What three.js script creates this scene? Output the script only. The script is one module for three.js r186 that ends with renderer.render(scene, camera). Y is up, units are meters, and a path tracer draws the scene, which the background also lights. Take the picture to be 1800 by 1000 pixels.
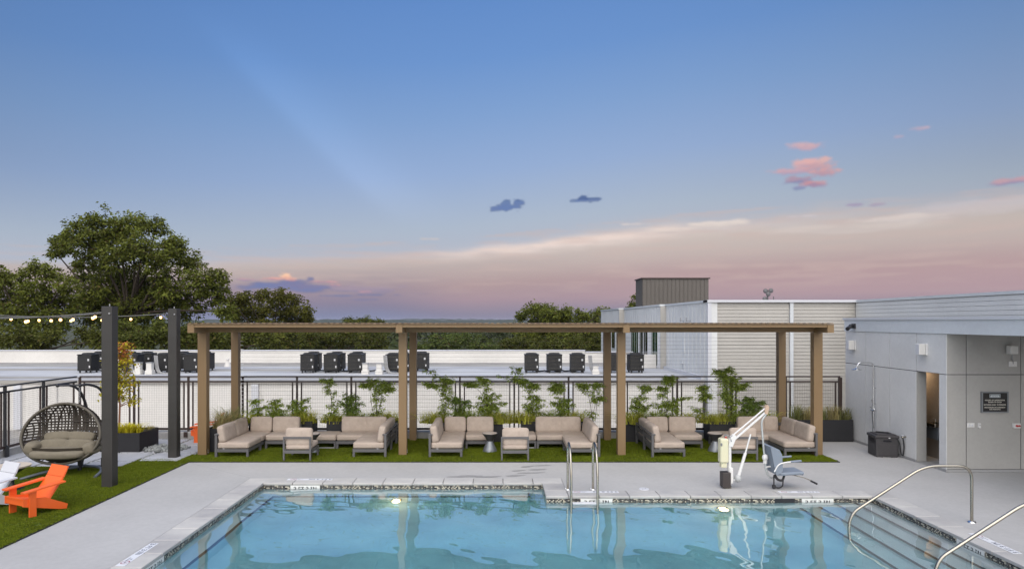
import * as THREE from 'three';
import { RoundedBoxGeometry } from 'three/addons/geometries/RoundedBoxGeometry.js';
import { mergeGeometries, mergeVertices } from 'three/addons/utils/BufferGeometryUtils.js';

// ---------------------------------------------------------------- camera, sky, sun, exposure
const scene = new THREE.Scene();
const camera = new THREE.PerspectiveCamera(45.24, 1.8, 0.1, 12000);
camera.position.set(0, 3.4, 0);                       // level, looking along -z, with a shifted lens
camera.setViewOffset(1800, 1000, 30, -65, 1800, 1000);
const renderer = new THREE.WebGLRenderer({ antialias: true });
renderer.toneMapping = THREE.LinearToneMapping;
renderer.toneMappingExposure = 1;
renderer.shadowMap.enabled = true;
const FILL_GLOW = 2.9;                                    // strength of the added sky glow, high behind the camera, that brightens the scene
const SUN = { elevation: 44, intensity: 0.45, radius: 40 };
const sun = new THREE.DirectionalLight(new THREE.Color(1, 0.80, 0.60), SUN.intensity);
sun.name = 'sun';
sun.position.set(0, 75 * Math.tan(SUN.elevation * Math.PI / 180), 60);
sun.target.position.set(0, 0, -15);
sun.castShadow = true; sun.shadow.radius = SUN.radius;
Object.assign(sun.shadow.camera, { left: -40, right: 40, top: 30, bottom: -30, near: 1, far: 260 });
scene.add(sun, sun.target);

// ---------------------------------------------------------------- random numbers and noise
let seed = 12345;
const rnd = () => { seed = (seed + 0x6d2b79f5) | 0; let t = Math.imul(seed ^ (seed >>> 15), 1 | seed); t = (t + Math.imul(t ^ (t >>> 7), 61 | t)) ^ t; return ((t ^ (t >>> 14)) >>> 0) / 4294967296; };
const rr = (a, b) => a + (b - a) * rnd();
const hash = (x, y, s = 0) => { let h = Math.imul(x, 374761393) ^ Math.imul(y, 668265263) ^ Math.imul(s + 7, 1274126177); h = Math.imul(h ^ (h >>> 13), 1274126177); return ((h ^ (h >>> 16)) >>> 0) / 4294967296; };
const sm = (t) => t * t * (3 - 2 * t);
function vnoise(x, y, p = 0, s = 0) {                  // value noise, with period p when p > 0
  const x0 = Math.floor(x), y0 = Math.floor(y), fx = sm(x - x0), fy = sm(y - y0), w = (n) => (p ? ((n % p) + p) % p : n);
  const a = hash(w(x0), w(y0), s), b = hash(w(x0 + 1), w(y0), s), c = hash(w(x0), w(y0 + 1), s), d = hash(w(x0 + 1), w(y0 + 1), s);
  return a + (b - a) * fx + (c - a) * fy + (a - b - c + d) * fx * fy;
}
function fbm(x, y, oct = 4, p = 0, s = 0) { let v = 0, a = 0.5, f = 1; for (let i = 0; i < oct; i++) { v += a * vnoise(x * f, y * f, p * f, s + i); a *= 0.5; f *= 2; } return v / (1 - Math.pow(0.5, oct)); }
const clamp = THREE.MathUtils.clamp, smooth = THREE.MathUtils.smoothstep, lerp = THREE.MathUtils.lerp;
const lin = (c) => { c /= 255; return c <= 0.04045 ? c / 12.92 : Math.pow((c + 0.055) / 1.055, 2.4); };
const col3 = (r, g, b) => [lin(r), lin(g), lin(b)];
function ramp(stops, t) {                             // stops: [position, [r, g, b]] in linear light
  if (t <= stops[0][0]) return stops[0][1].slice();
  for (let i = 1; i < stops.length; i++) if (t <= stops[i][0]) { const [p0, a] = stops[i - 1], [p1, b] = stops[i], k = (t - p0) / (p1 - p0); return [0, 1, 2].map((c) => lerp(a[c], b[c], k)); }
  return stops[stops.length - 1][1].slice();
}
const num = (stops, t) => ramp(stops.map(([p, v]) => [p, [v, 0, 0]]), t)[0];
const mix = (a, b, k) => { for (let c = 0; c < 3; c++) a[c] += (b[c] - a[c]) * k; return a; };

// ---------------------------------------------------------------- the dusk sky (bearings and heights in degrees)
const HIGH = [[0, col3(180, 186, 200)], [1.9, col3(173, 186, 204)], [6.2, col3(150, 174, 212)], [10.7, col3(129, 162, 209)], [15, col3(109, 149, 206)], [20, col3(97, 139, 200)], [34, col3(86, 126, 190)], [80, col3(78, 116, 180)]];
const LOW = [[0, col3(130, 128, 152)], [0.1, col3(140, 134, 154)], [0.3, col3(169, 147, 157)], [0.5, col3(178, 155, 157)], [0.7, col3(188, 171, 169)], [0.9, col3(190, 180, 177)], [1, col3(180, 186, 200)]];
const EDGE = [[-60, 4.3], [-30, 4.3], [-22, 4.8], [-3.3, 5.9], [6.2, 6.9], [15.4, 7.7], [27.7, 8], [60, 8]];
const WISP = [[-26, 0], [-23, 0.35], [-10, 0.5], [-3, 0.7], [1, 1], [9, 1.1], [13, 0.9], [16, 0.45], [22, 0.2], [30, 0]];
// clouds: bearing, height, half width, half height, colour above, colour below, edge roughness, opacity
const CLOUDS = [
  [0.9, 9.5, 1.35, 0.42, col3(80, 104, 150), col3(60, 82, 132), 0.8, 1, 3],
  [1.95, 9.85, 0.62, 0.42, col3(84, 108, 154), col3(64, 86, 134), 0.8, 0.95, 4],
  [0.1, 9.4, 0.85, 0.3, col3(76, 98, 146), col3(62, 84, 132), 0.8, 0.9, 5],
  [1.0, 9.8, 0.55, 0.35, col3(84, 108, 154), col3(66, 88, 136), 0.8, 0.9, 6],
  [7.35, 10.1, 0.8, 0.34, col3(84, 106, 152), col3(66, 88, 138), 0.8, 0.95, 8],
  [8.25, 10.08, 0.8, 0.18, col3(84, 106, 152), col3(70, 92, 140), 0.7, 0.85, 9],
  [6.75, 9.95, 0.6, 0.16, col3(92, 114, 158), col3(84, 106, 150), 0.8, 0.7, 10],
  [24.5, 13.15, 1.7, 0.42, col3(216, 176, 178), col3(196, 164, 178), 0.6, 0.85, 12],
  [25.2, 11.8, 1.7, 0.62, col3(224, 178, 172), col3(192, 152, 162), 0.7, 0.85, 14],
  [25.7, 11.2, 1.35, 0.6, col3(220, 164, 160), col3(178, 144, 162), 0.7, 0.85, 114],
  [24.5, 11.9, 1.2, 0.4, col3(226, 176, 174), col3(200, 160, 172), 0.9, 0.7, 115],
  [23.6, 11.4, 1.9, 0.36, col3(216, 164, 168), col3(176, 150, 176), 0.6, 0.7, 15],
  [24.1, 10.7, 1.5, 0.42, col3(176, 146, 164), col3(120, 128, 170), 0.7, 0.85, 16],
  [25.1, 10.35, 1.3, 0.38, col3(214, 152, 152), col3(150, 132, 164), 0.6, 0.9, 17],
  [24.0, 10.12, 0.95, 0.2, col3(140, 140, 178), col3(118, 128, 170), 0.7, 0.7, 18],
  [31.9, 13.5, 0.75, 0.2, col3(206, 176, 184), col3(190, 168, 184), 0.7, 0.7, 20],
  [30.6, 13.1, 0.45, 0.16, col3(196, 172, 186), col3(184, 168, 188), 0.6, 0.6, 21],
  [37.2, 9.3, 1.9, 0.3, col3(196, 158, 168), col3(142, 138, 172), 0.6, 0.9, 23],
  [27.9, 8.6, 0.75, 0.16, col3(164, 150, 178), col3(152, 144, 176), 0.6, 0.7, 24],
  [29.2, 8.5, 0.8, 0.15, col3(174, 158, 178), col3(160, 150, 178), 0.6, 0.7, 25],
  [-5.2, 6.85, 2.0, 0.12, col3(206, 196, 194), col3(196, 190, 194), 0.8, 0.6, 27],
  [11.4, 7.95, 1.7, 0.15, col3(226, 214, 208), col3(206, 198, 200), 0.8, 0.75, 28],
  [18.2, 7.75, 3.6, 0.4, col3(230, 217, 209), col3(210, 199, 195), 0.7, 0.85, 29],
  [15.2, 7.4, 2.6, 0.26, col3(228, 213, 205), col3(210, 198, 194), 0.6, 0.75, 30],
  [31.5, 7.35, 4.6, 0.42, col3(222, 210, 205), col3(206, 196, 194), 0.6, 0.7, 31],
  [27.0, 6.9, 7.5, 0.5, col3(216, 204, 199), col3(204, 193, 190), 0.6, 0.55, 32],
  [36.5, 7.9, 6.5, 0.7, col3(206, 199, 204), col3(204, 195, 195), 0.6, 0.5, 33],
  [24.0, 8.0, 2.0, 0.14, col3(212, 204, 206), col3(200, 194, 200), 0.8, 0.55, 34],
  // the long cumulus above the left horizon: blue body, lit tops, mauve tail
  [-18.2, 2.9, 4.4, 0.6, col3(114, 120, 160), col3(98, 112, 158), 0.7, 0.95, 40],
  [-15.2, 2.75, 3.4, 0.46, col3(126, 126, 164), col3(104, 116, 160), 0.55, 0.9, 41],
  [-17.0, 3.62, 0.55, 0.36, col3(250, 204, 172), col3(226, 164, 152), 0.6, 1, 42],
  [-16.6, 3.42, 0.5, 0.3, col3(240, 188, 164), col3(206, 152, 154), 0.6, 0.9, 43],
  [-18.1, 3.4, 0.9, 0.16, col3(228, 168, 158), col3(176, 146, 164), 0.7, 0.9, 44],
  [-20.2, 3.3, 1.4, 0.13, col3(196, 158, 168), col3(150, 140, 168), 0.8, 0.75, 45],
  [-15.1, 3.45, 0.45, 0.24, col3(118, 124, 162), col3(110, 118, 160), 0.6, 0.85, 46],
  [-14.2, 3.22, 1.1, 0.16, col3(206, 158, 162), col3(160, 140, 164), 0.8, 0.8, 47],
  [-13.2, 2.95, 1.0, 0.2, col3(212, 158, 160), col3(152, 138, 166), 0.8, 0.75, 48],
  [-11.0, 2.65, 4.0, 0.5, col3(164, 148, 166), col3(138, 134, 164), 0.8, 0.7, 49],
  [-10.6, 2.42, 0.8, 0.16, col3(200, 154, 162), col3(156, 140, 166), 0.8, 0.6, 50],
  [-9.8, 2.2, 2.2, 0.11, col3(112, 120, 160), col3(112, 120, 160), 0.9, 0.6, 51],
  [-13.0, 2.1, 1.8, 0.12, col3(114, 122, 162), col3(114, 122, 162), 0.9, 0.6, 52],
  [-11.2, 1.8, 1.8, 0.11, col3(116, 122, 162), col3(116, 122, 162), 0.9, 0.5, 53],
  [-6.2, 2.3, 1.2, 0.12, col3(124, 124, 160), col3(124, 124, 160), 0.9, 0.4, 54],
];
function skyColour(az, el) {
  const b = num(EDGE, az), e = Math.max(el, -1);
  const wob = (fbm(az * 0.35 + 40, e * 0.9, 3, 0, 60) - 0.5) * 0.7;
  const k = smooth(e - b + wob * 1.2, -1.2, 1.4);
  const lo = ramp(LOW, clamp(e / b, 0, 1)), hi = ramp(HIGH, Math.max(0, e - b));
  mix(lo, col3(114, 121, 152), smooth(-az, 1, 11) * clamp(1 - e / (b * 0.85), 0, 1) * 0.8);
  mix(lo, col3(208, 195, 188), 0.75 * smooth(az, -2, 12) * smooth(e / b, 0.45, 1));
  mix(lo, col3(196, 164, 166), 0.35 * smooth(az, 2, 16) * smooth(e / b, 0.1, 0.3) * smooth(-e / b, -0.75, -0.4));
  const c = mix(lo, hi, k);
  const wide = Math.min(Math.abs(az), 37) / 37, dim = 1 - 0.2 * wide * wide * smooth(e, 3, 12);
  const ray = 1 + 0.10 * Math.exp(-Math.pow((az + 21 - (20.5 - e) * 1.11) / (az + 21 < (20.5 - e) * 1.11 ? 1.3 : 4), 2)) * smooth(e, 7, 12) * smooth(-e, -24, -18);
  for (let i = 0; i < 3; i++) c[i] *= dim * ray;
  if (az > -40 && az < 50 && e < 16) {
    const streak = fbm(az * 0.5 + e * 0.4, e * 5, 4, 0, 70);
    mix(c, mix(col3(210, 189, 183), col3(233, 215, 207), smooth(az, -10, 1)), clamp(Math.exp(-Math.pow((e - b + 0.25 + wob * 0.6) / (e > b - 0.25 ? 0.4 : 0.62), 2)) * num(WISP, az) * (0.42 + streak * 0.95), 0, 1));
    if (e < b + 1) mix(c, col3(204, 182, 176), clamp((fbm(az * 0.3, e * 3.2, 4, 0, 80) - 0.45) * 1.2, 0, 0.4) * smooth(e, 1.5, 4));
    for (const [ca, ce, wa, we, top, low, rough, op, s] of CLOUDS) {
      const dx = (az - ca) / wa, dy = (e - ce) / we;
      if (dx * dx + dy * dy > 4) continue;
      const n = fbm(dx * (wa > 2 ? 2.4 : wa * 1.5) + s * 17, dy * we * 3.2 + s * 5, 6, 0, s) - 0.5, dark = top[0] < 0.12;
      const d = smooth(1 - Math.sqrt(dx * dx + dy * dy) + n * rough * 1.9, 0.05, dark ? 0.48 : 0.7);
      if (d > 0) mix(c, mix(low.slice(), top, smooth(dy + n * 1.4, -0.7, 0.5)), d * op);
    }
  }
  return c;
}
{
  const W = 4096, H = 2048, data = new Float32Array(W * H * 4), se = SUN.elevation * Math.PI / 180;
  for (let y = 0; y < H; y++) {
    const lat = ((y + 0.5) / H - 0.5) * Math.PI, el = lat * 180 / Math.PI, detail = el > -2 && el < 30;
    let last = null;
    for (let x = 0; x < W; x++) {
      const phi = ((x + 0.5) / W - 0.5) * 2 * Math.PI, dx = Math.cos(phi) * Math.cos(lat), dz = Math.sin(phi) * Math.cos(lat), dy = Math.sin(lat);
      const az = Math.atan2(dx, -dz) * 180 / Math.PI, front = detail && Math.abs(az) < 60;
      if (!last || front || x % 8 === 0) {
        const c = el < -1.5 ? [0.16, 0.17, 0.15] : skyColour(az, el);
        const g = Math.acos(clamp(dy * Math.sin(se) + dz * Math.cos(se), -1, 1)) * 180 / Math.PI, k = FILL_GLOW * Math.exp(-Math.pow(g / 66, 2)) * smooth(-g, -82, -38) * (el < -1.5 ? 0.2 : 1);
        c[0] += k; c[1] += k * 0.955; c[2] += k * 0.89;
        last = c;
      }
      const i = (y * W + x) * 4;
      data[i] = last[0]; data[i + 1] = last[1]; data[i + 2] = last[2]; data[i + 3] = 1;
    }
  }
  const sky = new THREE.DataTexture(data, W, H, THREE.RGBAFormat, THREE.FloatType);
  sky.mapping = THREE.EquirectangularReflectionMapping; sky.magFilter = THREE.LinearFilter; sky.needsUpdate = true;
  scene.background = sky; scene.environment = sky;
}

// ---------------------------------------------------------------- helpers
// All places are given as (x, height, depth): depth runs away from the camera and becomes -z.
const V = (x, y, d) => new THREE.Vector3(x, y, -d);
function box(x0, x1, y0, y1, d0, d1) { const g = new THREE.BoxGeometry(Math.abs(x1 - x0), Math.abs(y1 - y0), Math.abs(d1 - d0)); g.translate((x0 + x1) / 2, (y0 + y1) / 2, -(d0 + d1) / 2); return g; }
function rbox(x0, x1, y0, y1, d0, d1, r = 0.02, seg = 3) { const g = new RoundedBoxGeometry(Math.abs(x1 - x0), Math.abs(y1 - y0), Math.abs(d1 - d0), seg, r); g.translate((x0 + x1) / 2, (y0 + y1) / 2, -(d0 + d1) / 2); return g; }
function pad(x0, x1, y0, y1, d0, d1, r = 0.04, puff = 0.014, s = 1) {   // a stuffed cushion: rounded, bulging, a little uneven
  const w = Math.abs(x1 - x0), h = Math.abs(y1 - y0), l = Math.abs(d1 - d0), n = (a) => Math.max(6, Math.min(14, Math.round(a / 0.05)));
  let g = new THREE.BoxGeometry(w, h, l, n(w), n(h), n(l)); g.deleteAttribute('uv'); g.deleteAttribute('normal'); g = mergeVertices(g, 1e-4);
  const p = g.attributes.position, H = [w / 2, h / 2, l / 2], q = [0, 0, 0], v = new THREE.Vector3();
  for (let i = 0; i < p.count; i++) {
    const c = [p.getX(i), p.getY(i), p.getZ(i)], u = c.map((a, k) => a / H[k]);
    for (let k = 0; k < 3; k++) q[k] = clamp(c[k], -H[k] + r, H[k] - r);
    v.set(c[0] - q[0], c[1] - q[1], c[2] - q[2]); if (v.lengthSq() > 0) v.setLength(r);
    const e = [0, 1, 2].map((k) => { const a = (k + 1) % 3, b = (k + 2) % 3; return Math.abs(u[k]) > 0.999 ? Math.sign(u[k]) * (puff * (1 - u[a] ** 4) * (1 - u[b] ** 4) + 0.010 * (fbm(u[a] * H[a] * 5 + s * 3.1, u[b] * H[b] * 5 + k, 3, 0, 71) - 0.5)) : 0; });
    p.setXYZ(i, q[0] + v.x + e[0], q[1] + v.y + e[1], q[2] + v.z + e[2]);
  }
  g.computeVertexNormals(); g.translate((x0 + x1) / 2, (y0 + y1) / 2, -(d0 + d1) / 2); return g;
}
function cyl(x, y0, y1, d, r0, r1 = r0, n = 14) { const g = new THREE.CylinderGeometry(r1, r0, y1 - y0, n); g.translate(x, (y0 + y1) / 2, -d); return g; }
function ball(x, y, d, r, sx = 1, sy = 1, sz = 1, n = 14) { const g = new THREE.SphereGeometry(r, n, Math.round(n * 0.7)); g.scale(sx, sy, sz); g.translate(x, y, -d); return g; }
function lathe(pts, x, y, d, n = 28) { const g = new THREE.LatheGeometry(pts.map(([r, h]) => new THREE.Vector2(r, h)), n); g.translate(x, y, -d); return g; }
// a tube swept along points, radius constant or tapering
function sweep(points, r0, r1 = r0, n = 8, caps = true) {
  const p = points.map((q) => (q.isVector3 ? q : V(...q))), N = p.length, pos = [], nor = [], idx = [], up = new THREE.Vector3(), t = new THREE.Vector3(), a = new THREE.Vector3(), b = new THREE.Vector3();
  for (let i = 0; i < N; i++) {
    t.copy(p[Math.min(i + 1, N - 1)]).sub(p[Math.max(i - 1, 0)]).normalize();
    if (i === 0) { up.set(0, 1, 0); if (Math.abs(t.y) > 0.9) up.set(1, 0, 0); }
    a.copy(up).addScaledVector(t, -up.dot(t)).normalize(); up.copy(a); b.crossVectors(t, a);
    const r = lerp(r0, r1, i / (N - 1));
    for (let k = 0; k <= n; k++) { const w = k / n * Math.PI * 2, c = Math.cos(w), s = Math.sin(w); const x = a.x * c + b.x * s, y = a.y * c + b.y * s, z = a.z * c + b.z * s; pos.push(p[i].x + x * r, p[i].y + y * r, p[i].z + z * r); nor.push(x, y, z); }
  }
  for (let i = 0; i < N - 1; i++) for (let k = 0; k < n; k++) { const q = i * (n + 1) + k; idx.push(q, q + 1, q + n + 1, q + 1, q + n + 2, q + n + 1); }
  if (caps) for (const [i, s] of [[0, -1], [N - 1, 1]]) {
    t.copy(p[i ? N - 1 : 1]).sub(p[i ? N - 2 : 0]).normalize().multiplyScalar(s);
    const c = pos.length / 3; pos.push(p[i].x, p[i].y, p[i].z); nor.push(t.x, t.y, t.z);
    for (let k = 0; k <= n; k++) { const q = (i * (n + 1) + k) * 3; pos.push(pos[q], pos[q + 1], pos[q + 2]); nor.push(t.x, t.y, t.z); }
    for (let k = 0; k < n; k++) s > 0 ? idx.push(c, c + 1 + k, c + 2 + k) : idx.push(c, c + 2 + k, c + 1 + k);
  }
  const g = new THREE.BufferGeometry();
  g.setAttribute('position', new THREE.Float32BufferAttribute(pos, 3)); g.setAttribute('normal', new THREE.Float32BufferAttribute(nor, 3)); g.setIndex(idx);
  return g;
}
function fillet(points, R, n = 5) {                    // rounds the corners of a polyline
  const p = points.map((q) => (q.isVector3 ? q : V(...q))), out = [p[0]];
  for (let i = 1; i < p.length - 1; i++) {
    const u = p[i - 1].clone().sub(p[i]), w = p[i + 1].clone().sub(p[i]), l = Math.min(R, u.length() * 0.49, w.length() * 0.49);
    const A = p[i].clone().addScaledVector(u.normalize(), l), B = p[i].clone().addScaledVector(w.normalize(), l);
    for (let k = 0; k <= n; k++) { const s = k / n; out.push(A.clone().multiplyScalar((1 - s) * (1 - s)).addScaledVector(p[i], 2 * s * (1 - s)).addScaledVector(B, s * s)); }
  }
  out.push(p[p.length - 1]);
  return out;
}
// a flat outline in (x, height) or (depth, height), given thickness
function slab(outline, axis, from, to) {
  const s = new THREE.Shape(outline.map(([a, b]) => new THREE.Vector2(a, b))), g = new THREE.ExtrudeGeometry(s, { depth: Math.abs(to - from), bevelEnabled: false });
  if (axis === 'd') g.translate(0, 0, -Math.max(from, to));            // outline in x and height, thick in depth
  else { g.rotateY(Math.PI / 2); g.translate(Math.min(from, to), 0, 0); } // outline in depth and height, thick in x
  return g;
}
function boxUV(g) {                                    // uv in metres, by the main direction of each face
  const p = g.attributes.position, n = g.attributes.normal, uv = new Float32Array(p.count * 2);
  for (let i = 0; i < p.count; i++) {
    const ax = Math.abs(n.getX(i)), ay = Math.abs(n.getY(i)), az = Math.abs(n.getZ(i));
    if (ay >= ax && ay >= az) { uv[2 * i] = p.getX(i); uv[2 * i + 1] = -p.getZ(i); } else if (ax >= az) { uv[2 * i] = p.getZ(i); uv[2 * i + 1] = p.getY(i); } else { uv[2 * i] = p.getX(i); uv[2 * i + 1] = p.getY(i); }
  }
  g.setAttribute('uv', new THREE.BufferAttribute(uv, 2));
}
function join(geoms, keepUV = false) {
  const list = (Array.isArray(geoms) ? geoms : [geoms]).map((g) => {
    const q = g.index ? g.toNonIndexed() : g.clone();
    if (!keepUV) boxUV(q);
    for (const k of Object.keys(q.attributes)) if (!['position', 'normal', 'uv'].includes(k)) q.deleteAttribute(k);
    return q;
  });
  return list.length === 1 ? list[0] : mergeGeometries(list);
}
const used = new Map(), local = new WeakSet(), origin = new WeakMap();
function numbered(name) { const n = used.get(name) ?? 0; used.set(name, n + 1); return n ? name + '_' + String(n).padStart(3, '0') : name; }
function thing(name, label, category, at = [0, 0, 0], { group, isLocal = false, turn = 0 } = {}) {
  const o = new THREE.Group(); o.name = numbered(name); o.position.copy(V(...at)); o.rotation.y = turn;
  o.userData = { label, category }; if (group) o.userData.group = group;
  origin.set(o, isLocal ? new THREE.Vector3() : o.position.clone());
  scene.add(o); return o;
}
function clusters(geoms) {                             // pieces that touch stay one part, pieces apart become parts of their own
  const boxes = geoms.map((g) => { g.computeBoundingBox(); return g.boundingBox.clone().expandByScalar(0.004); }), own = geoms.map((_, i) => i), root = (i) => (own[i] === i ? i : (own[i] = root(own[i])));
  for (let i = 0; i < geoms.length; i++) for (let j = 0; j < i; j++) if (boxes[i].intersectsBox(boxes[j])) own[root(i)] = root(j);
  const out = new Map(); geoms.forEach((g, i) => { const r = root(i); if (!out.has(r)) out.set(r, []); out.get(r).push(g); });
  return [...out.values()];
}
function part(name, geoms, material, parent, { label, kind, keepUV } = {}) {
  const at = origin.get(parent); let first = null;
  for (const list of Array.isArray(geoms) && kind !== 'stuff' ? clusters(geoms) : [geoms]) {
    const g = join(list, keepUV); g.translate(-at.x, -at.y, -at.z);
    const m = partOf(name, g, material, parent, { label, kind }); first ??= m;
  }
  return first;
}
function partOf(name, g, material, parent, { label, kind } = {}) {
  const m = new THREE.Mesh(g, material); m.name = name; m.castShadow = m.receiveShadow = true;
  if (label) m.userData.label = label; if (kind) m.userData.kind = kind;
  origin.set(m, origin.get(parent)); parent.add(m); return m;
}
function copyOf(o, at, label, turn = null) {
  const c = o.clone(); c.name = numbered(o.name.replace(/_\d{3}$/, '')); c.position.copy(V(...at)); if (turn !== null) c.rotation.y = turn;
  c.userData = { ...o.userData, label }; scene.add(c); return c;
}
function structure(name, geoms, material, { keepUV, label, kind = 'structure' } = {}) {
  const m = new THREE.Mesh(join(geoms, keepUV), material); m.name = numbered(name); m.castShadow = m.receiveShadow = true; m.userData.kind = kind; if (label) m.userData.label = label;
  origin.set(m, new THREE.Vector3()); scene.add(m); return m;
}
const at = (px, py, d) => V((px - 870) * d / 1200, 3.4 - (py - 565) * d / 1200, d);   // a bearing read off the photograph, at a real distance

// ---------------------------------------------------------------- materials
function noiseMap(size, f, colour = true) {
  const d = new Uint8Array(size * size * 4);
  for (let y = 0; y < size; y++) for (let x = 0; x < size; x++) { const v = f(x / size, y / size), i = (y * size + x) * 4; for (let c = 0; c < 3; c++) d[i + c] = clamp(Math.round((Array.isArray(v) ? v[c] : v) * 255), 0, 255); d[i + 3] = 255; }
  const t = new THREE.DataTexture(d, size, size); t.wrapS = t.wrapT = THREE.RepeatWrapping; t.magFilter = THREE.LinearFilter; if (colour) t.colorSpace = THREE.SRGBColorSpace; t.needsUpdate = true; return t;
}
const rep = (t, m) => { const c = t.clone(); c.repeat.set(1 / m, 1 / m); c.needsUpdate = true; return c; };
const grainTex = noiseMap(512, (u, v) => 0.9 + 0.12 * (fbm(u * 6, v * 6, 5, 6, 1) - 0.5) + 0.1 * (fbm(u * 64, v * 64, 3, 64, 2) - 0.5) + 0.05 * (hash(Math.floor(u * 512), Math.floor(v * 512), 3) - 0.5));
const patchTex = noiseMap(512, (u, v) => { const a = fbm(u * 4, v * 4, 5, 4, 4), b = fbm(u * 14, v * 5, 4, 1, 9); return [0.86 + 0.2 * (a - 0.5) + 0.08 * (b - 0.5), 0.86 + 0.2 * (a - 0.5) + 0.07 * (b - 0.5), 0.86 + 0.17 * (a - 0.5) + 0.05 * (b - 0.5)]; });
const cleanTex = noiseMap(512, (u, v) => { const a = fbm(u * 4, v * 4, 5, 4, 4), b = fbm(u * 60, v * 60, 2, 60, 9); return 0.93 + 0.07 * (a - 0.5) + 0.03 * (b - 0.5); });
const deckTex = noiseMap(1024, (u, v) => 0.93 + 0.1 * (fbm(u * 4, v * 4, 5, 4, 1) - 0.5) + 0.05 * (fbm(u * 96, v * 96, 3, 96, 2) - 0.5));
const bumpTex = noiseMap(512, (u, v) => fbm(u * 96, v * 96, 3, 96, 11), false);
const weaveTex = noiseMap(256, (u, v) => 0.5 + 0.25 * Math.sin(u * 256 * Math.PI / 2) * Math.sin(v * 256 * Math.PI / 2) + 0.3 * (fbm(u * 20, v * 20, 3, 20, 21) - 0.5), false);
const clothTex = noiseMap(256, (u, v) => 0.92 + 0.06 * (fbm(u * 80, v * 80, 2, 80, 31) - 0.5) + 0.1 * (fbm(u * 5, v * 5, 4, 5, 32) - 0.5));
const S = (r, g, b, o = {}) => { const m = new THREE.MeshStandardMaterial({ roughness: 0.8, ...o }); m.color.setRGB(r, g, b); return m; };
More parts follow.
